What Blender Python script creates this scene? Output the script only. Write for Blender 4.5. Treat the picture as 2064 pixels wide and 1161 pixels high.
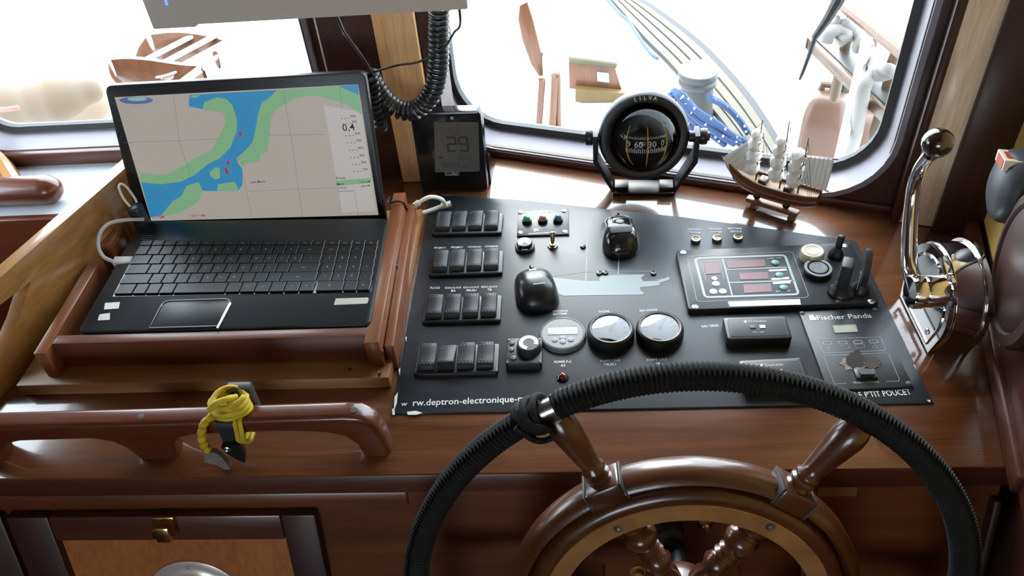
import bpy, bmesh, math, random
from mathutils import Vector, Matrix
from mathutils.geometry import tessellate_polygon
random.seed(7)
PI = math.pi
R = math.radians
for o in list(bpy.data.objects):
    bpy.data.objects.remove(o)
SC = bpy.context.scene
COL = SC.collection

# ------------------------------------------------------------------ camera
F = 1605.0                       # focal length in pixels of the 2064 x 1161 frame
PITCH, ROLL, YAW = R(41.5), R(5.5), R(5.7)
EYE = Vector((0, 0, 1.76))
_fw = Vector((0, math.cos(PITCH), -math.sin(PITCH)))
_up = Vector((0, math.sin(PITCH), math.cos(PITCH)))
_rt = Vector((1, 0, 0))
_rz = Matrix.Rotation(YAW, 3, 'Z')
CU = _rz @ (_rt * math.cos(ROLL) - _up * math.sin(ROLL))
CV = _rz @ (_rt * math.sin(ROLL) + _up * math.cos(ROLL))
CW = _rz @ _fw
cam = bpy.data.objects.new('camera', bpy.data.cameras.new('camera'))
COL.objects.link(cam)
m3 = Matrix((CU, CV, -CW)).transposed()
cam.matrix_world = Matrix.Translation(EYE) @ m3.to_4x4()
cam.data.sensor_width = 36.0
cam.data.lens = F / 2064.0 * 36.0
cam.data.clip_start = 0.01
SC.camera = cam

# ------------------------------------------------------------------ world, sun, exposure
world = bpy.data.worlds.new('world')
SC.world = world
world.use_nodes = True
bg = world.node_tree.nodes['Background']
bg.inputs['Color'].default_value = (0.78, 0.90, 1.0, 1)
bg.inputs['Strength'].default_value = 9.0
sun = bpy.data.objects.new('sun', bpy.data.lights.new('sun', 'SUN'))
COL.objects.link(sun)
sun.data.energy = 2.0
sun.data.angle = R(25)
sun.data.color = (1.0, 0.95, 0.86)
sun.rotation_euler = Vector((0.08, -0.86, -0.52)).to_track_quat('-Z', 'Y').to_euler()
SC.view_settings.view_transform = 'Standard'
SC.view_settings.look = 'None'
SC.view_settings.exposure = 0.0
SC.view_settings.gamma = 1.0
SC.view_settings.use_curve_mapping = False
SC.cycles.max_bounces = 10
SC.cycles.transparent_max_bounces = 16
SC.cycles.caustics_refractive = False
SC.cycles.sample_clamp_indirect = 6.0
SC.cycles.use_denoising = True

# ------------------------------------------------------------------ pixel rays met with real planes
ZC = 1.0            # console top
ZP = 1.003          # face of the instrument panel


def ray(x, y):
    return CW + CU * ((x - 1032.0) / F) - CV * ((y - 580.5) / F)


def at(x, y, z=ZC):
    d = ray(x, y)
    return EYE + d * ((z - EYE.z) / d.z)


def onp(x, y, p0, n):
    d = ray(x, y)
    return EYE + d * ((Vector(p0) - EYE).dot(n) / d.dot(n))


def aty(x, y, Y):
    return onp(x, y, (0, Y, 0), Vector((0, 1, 0)))


def atx(x, y, X):
    return onp(x, y, (X, 0, 0), Vector((1, 0, 0)))


def mpp(p):
    return (Vector(p) - EYE).dot(CW) / F


# ------------------------------------------------------------------ mesh gathering
class G:
    def __init__(s):
        s.v = []
        s.f = []

    def add(s, vs, fs, M=None):
        b = len(s.v)
        s.v += [(M @ Vector(p)) if M is not None else Vector(p) for p in vs]
        s.f += [tuple(i + b for i in q) for q in fs]
        return s

    def bm(s, bm, M=None):
        bm.verts.ensure_lookup_table()
        bm.verts.index_update()
        s.add([v.co.copy() for v in bm.verts], [[v.index for v in f.verts] for f in bm.faces], M)
        bm.free()
        return s

    def box(s, x0, x1, y0, y1, z0, z1, bev=0.0, M=None, seg=2):
        bm = bmesh.new()
        bmesh.ops.create_cube(bm, size=1)
        for v in bm.verts:
            v.co = Vector(((x0 + x1) / 2 + v.co.x * (x1 - x0), (y0 + y1) / 2 + v.co.y * (y1 - y0), (z0 + z1) / 2 + v.co.z * (z1 - z0)))
        if bev:
            bmesh.ops.bevel(bm, geom=bm.edges[:], offset=bev, segments=seg, affect='EDGES', profile=0.5)
        return s.bm(bm, M)

    def prism(s, poly, z0, z1, bev=0.0, M=None, seg=2):
        n = len(poly)
        bm = bmesh.new()
        lo = [bm.verts.new((p[0], p[1], z0)) for p in poly]
        hi = [bm.verts.new((p[0], p[1], z1)) for p in poly]
        bm.faces.new(lo[::-1])
        top = bm.faces.new(hi)
        for i in range(n):
            j = (i + 1) % n
            bm.faces.new((lo[i], lo[j], hi[j], hi[i]))
        bmesh.ops.recalc_face_normals(bm, faces=bm.faces[:])
        if bev:
            bmesh.ops.bevel(bm, geom=list(top.edges), offset=bev, segments=seg, affect='EDGES', profile=0.5)
        return s.bm(bm, M)

    def lathe(s, prof, n=24, M=None, cap=True, a0=0, a1=2 * PI):
        full = abs(a1 - a0 - 2 * PI) < 1e-6
        k = n if full else n + 1
        vs, fs = [], []
        for r, z in prof:
            for i in range(k):
                a = a0 + (a1 - a0) * i / n
                vs.append((r * math.cos(a), r * math.sin(a), z))
        for j in range(len(prof) - 1):
            for i in range(n):
                i2 = (i + 1) % k
                fs.append((j * k + i, j * k + i2, (j + 1) * k + i2, (j + 1) * k + i))
        if cap and full:
            if prof[0][0] > 1e-6:
                fs.append(tuple(range(k))[::-1])
            if prof[-1][0] > 1e-6:
                fs.append(tuple((len(prof) - 1) * k + i for i in range(k)))
        return s.add(vs, fs, M)

    def tube(s, pts, r, n=8, closed=False, M=None, cap=True):
        pts = [Vector(p) for p in pts]
        m = len(pts)
        rs = r if isinstance(r, (list, tuple)) else [r] * m
        T = []
        for i in range(m):
            if closed:
                t = pts[(i + 1) % m] - pts[i - 1]
            else:
                t = pts[min(i + 1, m - 1)] - pts[max(i - 1, 0)]
            T.append(t.normalized() if t.length > 1e-12 else Vector((0, 0, 1)))
        a = Vector((0, 0, 1)) if abs(T[0].z) < 0.9 else Vector((1, 0, 0))
        N = T[0].cross(a).normalized()
        vs, fs = [], []
        for i in range(m):
            N = (N - T[i] * N.dot(T[i]))
            N = N.normalized() if N.length > 1e-9 else T[i].orthogonal().normalized()
            B = T[i].cross(N)
            for k in range(n):
                an = 2 * PI * k / n
                vs.append(pts[i] + (N * math.cos(an) + B * math.sin(an)) * rs[i])
        for i in range(m if closed else m - 1):
            j = (i + 1) % m
            for k in range(n):
                l = (k + 1) % n
                fs.append((i * n + k, i * n + l, j * n + l, j * n + k))
        if cap and not closed:
            fs.append(tuple(range(n))[::-1])
            fs.append(tuple((m - 1) * n + k for k in range(n)))
        return s.add(vs, fs, M)

    def ball(s, c, r, sx=1, sy=1, sz=1, n=16, M=None):
        m = n // 2
        T = Matrix.Translation(Vector(c)) @ Matrix.Diagonal((sx, sy, sz, 1))
        prof = [(r * math.sin(PI * j / m), -r * math.cos(PI * j / m)) for j in range(m + 1)]
        return s.lathe(prof, n, (M @ T) if M is not None else T, cap=False)

    def poly(s, pts, M=None):
        return s.add(pts, [tuple(range(len(pts)))], M)

    def strip(s, pts, w, z=None, closed=False, M=None):
        """a flat ribbon through points of one horizontal plane (or the local xy plane)"""
        P = [Vector((p[0], p[1], p[2] if len(p) > 2 else 0.0)) for p in pts]
        if z is not None:
            for p in P:
                p.z = z
        n = len(P)
        vs = []
        for i in range(n):
            a = P[i - 1] if (closed or i > 0) else P[i]
            b = P[(i + 1) % n] if (closed or i < n - 1) else P[i]
            d1 = (P[i] - a)
            d2 = (b - P[i])
            d1.z = d2.z = 0
            t = (d1.normalized() if d1.length > 1e-9 else d2.normalized()) + (d2.normalized() if d2.length > 1e-9 else d1.normalized())
            t.normalize()
            nn = Vector((-t.y, t.x, 0))
            vs += [P[i] + nn * w / 2, P[i] - nn * w / 2]
        fs = [(2 * i, 2 * i + 1, 2 * ((i + 1) % n) + 1, 2 * ((i + 1) % n)) for i in range(n if closed else n - 1)]
        return s.add(vs, fs, M)

    def text(s, string, M, width=None, size=0.01, align='C', depth=0.0):
        """lettering in the local xy plane of M, its origin at the baseline centre (or left end)"""
        vs, fs = glyphs(string)
        xs = [v[0] for v in vs]
        if not xs:
            return s
        x0, x1 = min(xs), max(xs)
        k = width / (x1 - x0) if width else size
        ox = {'C': (x0 + x1) / 2, 'L': x0, 'R': x1}[align]
        s.add([((v[0] - ox) * k, v[1] * k, depth) for v in vs], fs, M)
        return s

    def build(s, name, mat, parent=None, smooth=35, frame=None):
        me = bpy.data.meshes.new(name)
        inv = None
        if frame is not None:
            inv = frame.inverted()
        elif parent is not None:
            inv = WM[parent.name].inverted()
        vs = [(inv @ p) if inv is not None else p for p in s.v]
        me.from_pydata([tuple(p) for p in vs], [], s.f)
        me.validate()
        if smooth:
            me.polygons.foreach_set('use_smooth', [True] * len(me.polygons))
            me.set_sharp_from_angle(angle=R(smooth))
        me.materials.append(mat)
        o = bpy.data.objects.new(name, me)
        COL.objects.link(o)
        if parent is not None:
            o.parent = parent
            WM[o.name] = WM[parent.name]
        else:
            WM[o.name] = Matrix()
        return o


WM = {}
_gl = {}


def glyphs(string):
    if string not in _gl:
        cu = bpy.data.curves.new('lettering', 'FONT')
        cu.body = string
        cu.size = 1.0
        cu.resolution_u = 2
        cu.offset = 0.004
        ob = bpy.data.objects.new('lettering', cu)
        COL.objects.link(ob)
        dg = bpy.context.evaluated_depsgraph_get()
        me = ob.evaluated_get(dg).to_mesh()
        _gl[string] = ([tuple(v.co) for v in me.vertices], [tuple(p.vertices) for p in me.polygons])
        bpy.data.objects.remove(ob)
        bpy.data.curves.remove(cu)
    return _gl[string]


def thing(name, label, cat, loc=(0, 0, 0), group=None, rz=0.0):
    o = bpy.data.objects.new(name, None)
    COL.objects.link(o)
    o.empty_display_size = 0.02
    o.location = loc
    o.rotation_euler = (0, 0, rz)
    o['label'] = label
    o['category'] = cat
    if group:
        o['group'] = group
    WM[o.name] = Matrix.Translation(Vector(loc)) @ Matrix.Rotation(rz, 4, 'Z')
    return o


def tag(o, label, cat, group=None):
    o['label'] = label
    o['category'] = cat
    if group:
        o['group'] = group
    return o


def struct(name, g, mat, parent=None, smooth=35):
    o = g.build(name, mat, parent, smooth)
    if parent is None:
        o['kind'] = 'structure'
    return o


def copy_part(o, parent, M):
    c = o.copy()
    COL.objects.link(c)
    c.parent = parent
    c.matrix_local = M
    return c


def frame(p, ex, ey, ez=None):
    ex = Vector(ex)
    ey = Vector(ey)
    ez = Vector(ez) if ez is not None else ex.cross(ey)
    M = Matrix((ex, ey, ez)).transposed().to_4x4()
    M.translation = Vector(p)
    return M


def axis_frame(p, ez, hint=(0, 0, 1)):
    ez = Vector(ez).normalized()
    h = Vector(hint)
    if abs(ez.dot(h)) > 0.98:
        h = Vector((0, 1, 0))
    ex = h.cross(ez).normalized()
    ey = ez.cross(ex)
    return frame(p, ex, ey, ez)


def T(x, y, z, rz=0.0):
    return Matrix.Translation((x, y, z)) @ Matrix.Rotation(rz, 4, 'Z')


def rrect(x0, x1, y0, y1, r, n=5):
    out = []
    for cx, cy, a in ((x1 - r, y0 + r, -PI / 2), (x1 - r, y1 - r, 0), (x0 + r, y1 - r, PI / 2), (x0 + r, y0 + r, PI)):
        for i in range(n + 1):
            t = a + PI / 2 * i / n
            out.append((cx + r * math.cos(t), cy + r * math.sin(t)))
    return out


def rpoly(pts, r, n=4):
    """round the corners of a 2d polygon"""
    out = []
    m = len(pts)
    for i in range(m):
        p = Vector(pts[i][:2])
        a = (Vector(pts[i - 1][:2]) - p)
        b = (Vector(pts[(i + 1) % m][:2]) - p)
        k = min(r, a.length * 0.45, b.length * 0.45)
        a.normalize()
        b.normalize()
        for j in range(n + 1):
            t = j / n
            q = (p + a * k) * (1 - t) ** 2 + p * 2 * t * (1 - t) + (p + b * k) * t ** 2
            out.append((q.x, q.y))
    return out


def spline(pts, n=8):
    """Catmull-Rom through 3d points"""
    P = [Vector(p) for p in pts]
    P = [P[0] * 2 - P[1]] + P + [P[-1] * 2 - P[-2]]
    out = []
    for i in range(1, len(P) - 2):
        for j in range(n):
            t = j / n
            out.append(0.5 * ((2 * P[i]) + (P[i + 1] - P[i - 1]) * t + (2 * P[i - 1] - 5 * P[i] + 4 * P[i + 1] - P[i + 2]) * t * t + (3 * P[i] - P[i - 1] - 3 * P[i + 1] + P[i + 2]) * t ** 3))
    out.append(P[-2])
    return out


def helix(path, rad, pitch, steps=12):
    """points of a coil wound about a dense path"""
    P = [Vector(p) for p in path]
    out = []
    N = None
    s = 0.0
    dense = []
    for i in range(len(P) - 1):
        L = (P[i + 1] - P[i]).length
        k = max(1, int(math.ceil(L / (pitch / steps))))
        for j in range(k):
            dense.append((P[i].lerp(P[i + 1], j / k), (P[i + 1] - P[i]).normalized()))
    prev = dense[0][0]
    for p, t in dense:
        if N is None:
            N = t.orthogonal().normalized()
        N = (N - t * N.dot(t)).normalized()
        s += (p - prev).length
        prev = p
        a = 2 * PI * s / pitch
        out.append(p + (N * math.cos(a) + t.cross(N) * math.sin(a)) * rad)
    return out


# ------------------------------------------------------------------ materials
def srgb(r, g, b):
    f = lambda c: (c / 255 / 12.92) if c / 255 <= 0.04045 else ((c / 255 + 0.055) / 1.055) ** 2.4
    return (f(r), f(g), f(b), 1)


def mat(name, col, rough=0.5, metal=0.0, coat=0.0, bump=0.0, bscale=200.0, var=0.0, vscale=12.0, spec=0.5):
    m = bpy.data.materials.new(name)
    m.use_nodes = True
    nt = m.node_tree
    b = nt.nodes['Principled BSDF']
    col = col if len(col) == 4 else (*col, 1)
    b.inputs['Base Color'].default_value = col
    b.inputs['Roughness'].default_value = rough
    b.inputs['Metallic'].default_value = metal
    b.inputs['Coat Weight'].default_value = coat
    b.inputs['Coat Roughness'].default_value = 0.16
    b.inputs['Specular IOR Level'].default_value = spec
    tc = nt.nodes.new('ShaderNodeTexCoord')
    if var:
        nz = nt.nodes.new('ShaderNodeTexNoise')
        nz.inputs['Scale'].default_value = vscale
        nz.inputs['Detail'].default_value = 6
        nt.links.new(tc.outputs['Object'], nz.inputs['Vector'])
        rp = nt.nodes.new('ShaderNodeValToRGB')
        rp.color_ramp.elements[0].position = 0.3
        rp.color_ramp.elements[1].position = 0.7
        rp.color_ramp.elements[0].color = (col[0] * (1 - var), col[1] * (1 - var), col[2] * (1 - var), 1)
        rp.color_ramp.elements[1].color = (min(1, col[0] * (1 + var)), min(1, col[1] * (1 + var)), min(1, col[2] * (1 + var)), 1)
        nt.links.new(nz.outputs['Fac'], rp.inputs['Fac'])
        nt.links.new(rp.outputs['Color'], b.inputs['Base Color'])
    if bump:
        nz = nt.nodes.new('ShaderNodeTexNoise')
        nz.inputs['Scale'].default_value = bscale
        nz.inputs['Detail'].default_value = 4
        nt.links.new(tc.outputs['Object'], nz.inputs['Vector'])
        bp = nt.nodes.new('ShaderNodeBump')
        bp.inputs['Strength'].default_value = bump
        bp.inputs['Distance'].default_value = 0.001
        nt.links.new(nz.outputs['Fac'], bp.inputs['Height'])
        nt.links.new(bp.outputs['Normal'], b.inputs['Normal'])
    return m


def wood(name, c1, c2, axis='X', rough=0.3, coat=0.6, scale=1.0, streak=14.0, crough=0.12, bump=0.08):
    """varnished timber: grain drawn out along one axis"""
    m = bpy.data.materials.new(name)
    m.use_nodes = True
    nt = m.node_tree
    L = nt.links.new
    b = nt.nodes['Principled BSDF']
    tc = nt.nodes.new('ShaderNodeTexCoord')
    mp = nt.nodes.new('ShaderNodeMapping')
    k = {'X': (0.06, 1, 1), 'Y': (1, 0.06, 1), 'Z': (1, 1, 0.06)}[axis]
    mp.inputs['Scale'].default_value = tuple(q * scale for q in k)
    L(tc.outputs['Object'], mp.inputs['Vector'])
    n1 = nt.nodes.new('ShaderNodeTexNoise')
    n1.inputs['Scale'].default_value = streak * 2.2
    n1.inputs['Detail'].default_value = 8
    n1.inputs['Roughness'].default_value = 0.62
    n1.inputs['Distortion'].default_value = 0.6
    L(mp.outputs['Vector'], n1.inputs['Vector'])
    n2 = nt.nodes.new('ShaderNodeTexNoise')
    n2.inputs['Scale'].default_value = streak * 22
    n2.inputs['Detail'].default_value = 3
    L(mp.outputs['Vector'], n2.inputs['Vector'])
    rp = nt.nodes.new('ShaderNodeValToRGB')
    rp.color_ramp.elements[0].position = 0.32
    rp.color_ramp.elements[1].position = 0.68
    rp.color_ramp.elements[0].color = (*c1[:3], 1)
    rp.color_ramp.elements[1].color = (*c2[:3], 1)
    L(n1.outputs['Fac'], rp.inputs['Fac'])
    mx = nt.nodes.new('ShaderNodeMix')
    mx.data_type = 'RGBA'
    mx.blend_type = 'MULTIPLY'
    r2 = nt.nodes.new('ShaderNodeValToRGB')
    r2.color_ramp.elements[0].position = 0.35
    r2.color_ramp.elements[0].color = (0.62, 0.58, 0.55, 1)
    r2.color_ramp.elements[1].position = 0.6
    r2.color_ramp.elements[1].color = (1, 1, 1, 1)
    L(n2.outputs['Fac'], r2.inputs['Fac'])
    mx.inputs['Factor'].default_value = 0.5
    L(rp.outputs['Color'], mx.inputs['A'])
    L(r2.outputs['Color'], mx.inputs['B'])
    L(mx.outputs['Result'], b.inputs['Base Color'])
    b.inputs['Roughness'].default_value = rough
    b.inputs['Coat Weight'].default_value = coat
    b.inputs['Coat Roughness'].default_value = crough
    bp = nt.nodes.new('ShaderNodeBump')
    bp.inputs['Strength'].default_value = bump
    bp.inputs['Distance'].default_value = 0.001
    L(n2.outputs['Fac'], bp.inputs['Height'])
    L(bp.outputs['Normal'], b.inputs['Normal'])
    return m


def glass(name, fac=0.06, tint=(1, 1, 1, 1), rough=0.0):
    m = bpy.data.materials.new(name)
    m.use_nodes = True
    nt = m.node_tree
    nt.nodes.clear()
    out = nt.nodes.new('ShaderNodeOutputMaterial')
    tr = nt.nodes.new('ShaderNodeBsdfTransparent')
    tr.inputs['Color'].default_value = tint
    gl = nt.nodes.new('ShaderNodeBsdfGlossy')
    gl.inputs['Roughness'].default_value = rough
    fr = nt.nodes.new('ShaderNodeLayerWeight')
    fr.inputs['Blend'].default_value = fac
    mx = nt.nodes.new('ShaderNodeMixShader')
    nt.links.new(fr.outputs['Fresnel'], mx.inputs['Fac'])
    nt.links.new(tr.outputs['BSDF'], mx.inputs[1])
    nt.links.new(gl.outputs['BSDF'], mx.inputs[2])
    nt.links.new(mx.outputs['Shader'], out.inputs['Surface'])
    return m


def emit(name, col, strength=1.0, rough=0.25):
    m = mat(name, (0.01, 0.01, 0.01), rough)
    b = m.node_tree.nodes['Principled BSDF']
    b.inputs['Emission Color'].default_value = col if len(col) == 4 else (*col, 1)
    b.inputs['Emission Strength'].default_value = strength
    return m


W_TOP = wood('console_mahogany', (0.085, 0.027, 0.009), (0.175, 0.062, 0.021), 'X', 0.26, 1.0, crough=0.07)
W_FRONT = wood('front_mahogany', (0.085, 0.022, 0.006), (0.165, 0.048, 0.013), 'X', 0.38, 0.25, crough=0.2)
W_DARK = wood('dark_mahogany', (0.028, 0.0075, 0.0042), (0.054, 0.015, 0.008), 'Z', 0.45, 0.08, crough=0.2)
W_DARKX = wood('dark_mahogany_rail', (0.060, 0.016, 0.008), (0.105, 0.030, 0.014), 'X', 0.38, 0.3, crough=0.15)
W_PALE = wood('pale_varnished_timber', (0.70, 0.53, 0.37), (0.86, 0.70, 0.52), 'Z', 0.34, 0.5, crough=0.2)
W_POST = wood('orange_post_facing', (0.66, 0.36, 0.14), (0.85, 0.55, 0.28), 'Z', 0.34, 0.5, crough=0.2)
W_PANEL = wood('orange_door_panel', (0.36, 0.115, 0.026), (0.46, 0.175, 0.045), 'Z', 0.40, 0.3, streak=8)
W_TRAY = wood('red_tray_timber', (0.105, 0.026, 0.011), (0.165, 0.048, 0.020), 'X', 0.40, 0.3, crough=0.25)
W_TRAYY = wood('red_tray_timber_long', (0.20, 0.060, 0.020), (0.29, 0.105, 0.040), 'Y', 0.36, 0.35, crough=0.25)
W_BASE = wood('tan_tray_board', (0.27, 0.125, 0.040), (0.36, 0.18, 0.066), 'X', 0.45, 0.2, crough=0.3)
W_PAD = wood('dull_dark_wood', (0.030, 0.009, 0.006), (0.055, 0.018, 0.010), 'Y', 0.55, 0.05, crough=0.3)
W_SIDE = wood('golden_side_board', (0.33, 0.15, 0.035), (0.46, 0.235, 0.070), 'Y', 0.28, 0.9, streak=8, crough=0.10)
W_GRAB = wood('grab_rail_timber', (0.090, 0.020, 0.008), (0.155, 0.040, 0.015), 'X', 0.30, 0.6, crough=0.12)
W_WHEEL = wood('wheel_timber', (0.052, 0.016, 0.005), (0.120, 0.042, 0.013), 'X', 0.30, 0.5, crough=0.14)
W_SPOKE = wood('spoke_timber', (0.060, 0.018, 0.007), (0.115, 0.038, 0.014), 'Z', 0.28, 0.6, crough=0.12)
W_YELLOW = wood('yellow_wall_boards', (0.560, 0.360, 0.100), (0.700, 0.470, 0.150), 'X', 0.4, 0.3, streak=10, crough=0.3)
BLACK_PANEL = mat('black_panel_laminate', (0.018, 0.0225, 0.027), 0.40, var=0.25, vscale=18, spec=0.45)
BLACK = mat('black_plastic', (0.012, 0.012, 0.013), 0.36, bump=0.05, bscale=900)
BLACK_SOFT = mat('black_matt_plastic', (0.020, 0.021, 0.024), 0.5)
BLACK_GLOSS = mat('black_gloss_plastic', (0.008, 0.008, 0.009), 0.12)
BLACK_LAP = mat('laptop_black', (0.010, 0.011, 0.013), 0.36, bump=0.05, bscale=800, spec=0.35)
KEYCAP = mat('keycap_black', (0.006, 0.0065, 0.0075), 0.36, spec=0.35)
GREYDOT = mat('grip_dot_grey', (0.17, 0.18, 0.19), 0.35)
GREY_RIM = mat('mid_grey_plastic', (0.18, 0.19, 0.20), 0.4)
DARKGREY = mat('dark_grey_plastic', (0.05, 0.054, 0.06), 0.45)
PRINT = mat('white_print', (0.78, 0.80, 0.80), 0.5)
PRINT_DIM = mat('dim_print', (0.42, 0.44, 0.45), 0.5)
PALEBLUE = mat('pale_blue_print', (0.20, 0.25, 0.255), 0.45)
CHIP = mat('chipped_white_edge', (0.72, 0.72, 0.70), 0.7)
CHROME = mat('chrome', (0.82, 0.82, 0.83), 0.07, 1.0)
STEEL = mat('brushed_steel', (0.62, 0.62, 0.62), 0.28, 1.0)
ALU = mat('window_aluminium', (0.22, 0.205, 0.235), 0.42, 0.3, bump=0.03, bscale=300)
BRASS = mat('worn_brass', (0.50, 0.255, 0.085), 0.36, 0.55, var=0.3, vscale=25)
BRASS_BRIGHT = mat('bright_brass', (0.72, 0.50, 0.22), 0.22, 1.0)
BRONZE = mat('tarnished_switch_brass', (0.36, 0.30, 0.20), 0.3, 1.0)
CREAM = mat('cream_gold_button', (0.66, 0.58, 0.42), 0.35, 0.35)
RUBBER = mat('window_rubber', (0.05, 0.055, 0.055), 0.6)
WHITE = mat('white_paint', (0.82, 0.82, 0.80), 0.45)
DECKWHITE = mat('white_deck_paint', (0.84, 0.83, 0.80), 0.5, var=0.04, vscale=3)
TEAK = mat('weathered_teak', (0.082, 0.067, 0.040), 0.6, var=0.10, vscale=9)
CAULK = mat('grey_caulk', (0.034, 0.034, 0.035), 0.7)
MONITOR_SHELL = mat('warm_grey_monitor_shell', (0.72, 0.63, 0.56), 0.5)
CABLE_W = mat('white_cable', (0.78, 0.76, 0.68), 0.4)
CABLE_G = mat('grey_cable', (0.55, 0.53, 0.52), 0.4)
CABLE_B = mat('black_cable', (0.012, 0.012, 0.013), 0.36)
CORDWRAP = mat('black_cord', (0.0085, 0.009, 0.0085), 0.66, bump=0.6, bscale=1400, spec=0.25)
YELLOW = mat('yellow_braided_cord', (0.62, 0.46, 0.02), 0.6, bump=0.8, bscale=500, var=0.15, vscale=80)
GLASS = glass('window_glass', 0.05)
DOME = glass('gauge_glass', 0.42, (0.97, 0.98, 1, 1))
BUBBLE = glass('compass_glass', 0.22, (0.97, 0.98, 1, 1))
LCD_DARK = mat('dim_lcd', (0.10, 0.10, 0.088), 0.3)
LCD_INK = mat('lcd_ink', (0.030, 0.030, 0.030), 0.4)
LCD_LIGHT = mat('pale_lcd', (0.56, 0.60, 0.60), 0.3)
LCD_OLIVE = mat('olive_lcd', (0.40, 0.41, 0.32), 0.3)
LABELTAN = mat('beige_label', (0.55, 0.50, 0.42), 0.6)
RED_DISPLAY = mat('dark_red_display', (0.14, 0.028, 0.035), 0.3)
TEALBTN = mat('teal_rubber_button', (0.16, 0.36, 0.35), 0.4)

# ------------------------------------------------------------------ the wheelhouse shell
Z_CEIL = 2.06
WA = R(-18.65)                                   # the right front wall runs back towards the helmsman
WD = Vector((math.cos(WA), math.sin(WA), 0))
WN = Vector((math.sin(WA), -math.cos(WA), 0))    # towards the cabin
W0 = Vector((-0.14, 1.217, 0))
LY = 1.272                                       # face of the left front wall


def wall_with_hole(g, M, s0, s1, z0, z1, th, h, r):
    """local x along the wall, z up, y outwards; h = (x0, x1, z0, z1) with rounded corners"""
    hx0, hx1, hz0, hz1 = h
    g.box(s0, hx0, 0, th, z0, z1, M=M)
    g.box(hx1, s1, 0, th, z0, z1, M=M)
    g.box(hx0, hx1, 0, th, z0, hz0, M=M)
    g.box(hx0, hx1, 0, th, hz1, z1, M=M)
    X = M @ Matrix.Rotation(PI / 2, 4, 'X') @ Matrix.Translation((0, 0, -th))
    for cx, cz, ux, uz in ((hx0, hz0, 1, 1), (hx1, hz0, -1, 1), (hx1, hz1, -1, -1), (hx0, hz1, 1, -1)):
        pts = [(cx, cz)] + [(cx + ux * (r - r * math.cos(a)), cz + uz * (r - r * math.sin(a))) for a in [PI / 2 * i / 8 for i in range(9)]]
        if ux * uz < 0:
            pts = pts[::-1]
        g.prism(pts, 0, th, M=X)


def rr_frame(g, M, h, r, a, b, y0, y1, bev=0.0015):
    """a rounded rectangular ring in the wall plane: a grows inwards, b outwards from the opening h"""
    o = rrect(h[0] - b, h[1] + b, h[2] - b, h[3] + b, r + b, 8)
    i = rrect(h[0] + a, h[1] - a, h[2] + a, h[3] - a, max(r - a, 0.005), 8)
    n = len(o)
    vs = []
    for (x, z) in o:
        vs += [(x, y0 + bev, z), (x, y1, z)]
    for (x, z) in o:
        d = bev
        cx, cz = (h[0] + h[1]) / 2, (h[2] + h[3]) / 2
        vs += [(x + math.copysign(d, cx - x), y0, z + math.copysign(d, cz - z))]
    for (x, z) in i:
        vs += [(x, y0, z), (x, y1, z)]
    fs = []
    for k in range(n):
        l = (k + 1) % n
        fs.append((2 * k, 2 * l, 2 * l + 1, 2 * k + 1))
        fs.append((2 * k, 2 * n + k, 2 * n + l, 2 * l))
        fs.append((2 * n + k, 3 * n + 2 * k, 3 * n + 2 * l, 2 * n + l))
        fs.append((3 * n + 2 * k, 3 * n + 2 * k + 1, 3 * n + 2 * l + 1, 3 * n + 2 * l))
        fs.append((2 * k + 1, 2 * l + 1, 3 * n + 2 * l + 1, 3 * n + 2 * k + 1))
    g.add(vs, fs, M)


def splay_frame(g, M, h, r, a, b, yin, yout):
    """frame ring whose face slopes from the cabin (yin) outwards to the seal (yout)"""
    rings = []
    for d, y in ((-b, yin + 0.02), (-b, yin + 0.002), (-b + 0.002, yin), (-b + 0.010, yin), (a - 0.003, yout - 0.002), (a, yout), (a, yout + 0.02)):
        rings.append([(x, y, z) for x, z in rrect(h[0] + d, h[1] - d, h[2] + d, h[3] - d, max(r - d, 0.006), 8)])
    n = len(rings[0])
    vs = [p for q in rings for p in q]
    fs = [(k * n + i, k * n + (i + 1) % n, (k + 1) * n + (i + 1) % n, (k + 1) * n + i) for k in range(len(rings) - 1) for i in range(n)]
    g.add(vs, fs, M)


MR = Matrix.Translation(W0) @ Matrix.Rotation(WA, 4, 'Z')      # local x along the right front wall, y outwards
ML = Matrix.Translation((0, LY, 0))
H2 = (-0.083, 0.632, 1.027, 1.86)
H1 = (-1.125, -0.447, 1.033, 1.68)
grow = lambda h, d: (h[0] - d, h[1] + d, h[2] - d, h[3] + d)
g = G()
wall_with_hole(g, MR, -0.125, 0.80, 0.0, Z_CEIL, 0.05, grow(H2, 0.010), 0.10)
struct('wall_front_right', g, W_DARK)
g = G()
wall_with_hole(g, ML, -1.285, -0.245, 0.0, Z_CEIL, 0.05, grow(H1, 0.012), 0.08)
struct('wall_front_left', g, W_DARK)
for name, M, h, r in (('window_2', MR, H2, 0.095), ('window_1', ML, H1, 0.07)):
    g = G()
    splay_frame(g, M, h, r, 0.0, 0.022, -0.004, 0.048)
    w = struct(name, g, ALU)
    g = G()
    rr_frame(g, M, h, r, 0.009, 0.012, 0.046, 0.058, 0.001)
    g.build('rubber_seal', RUBBER, w)
    g = G()
    rr_frame(g, M, h, r, 0.006, 0.020, 0.060, 0.066, 0.001)
    g.build('outer_frame', ALU, w)
    g = G()
    g.prism(rrect(h[0] + 0.004, h[1] - 0.004, h[2] + 0.004, h[3] - 0.004, r - 0.004, 8), 0, 0.005, M=M @ Matrix.Translation((0, 0.060, 0)) @ Matrix.Rotation(PI / 2, 4, 'X'))
    g.build('pane', GLASS, w)

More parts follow.
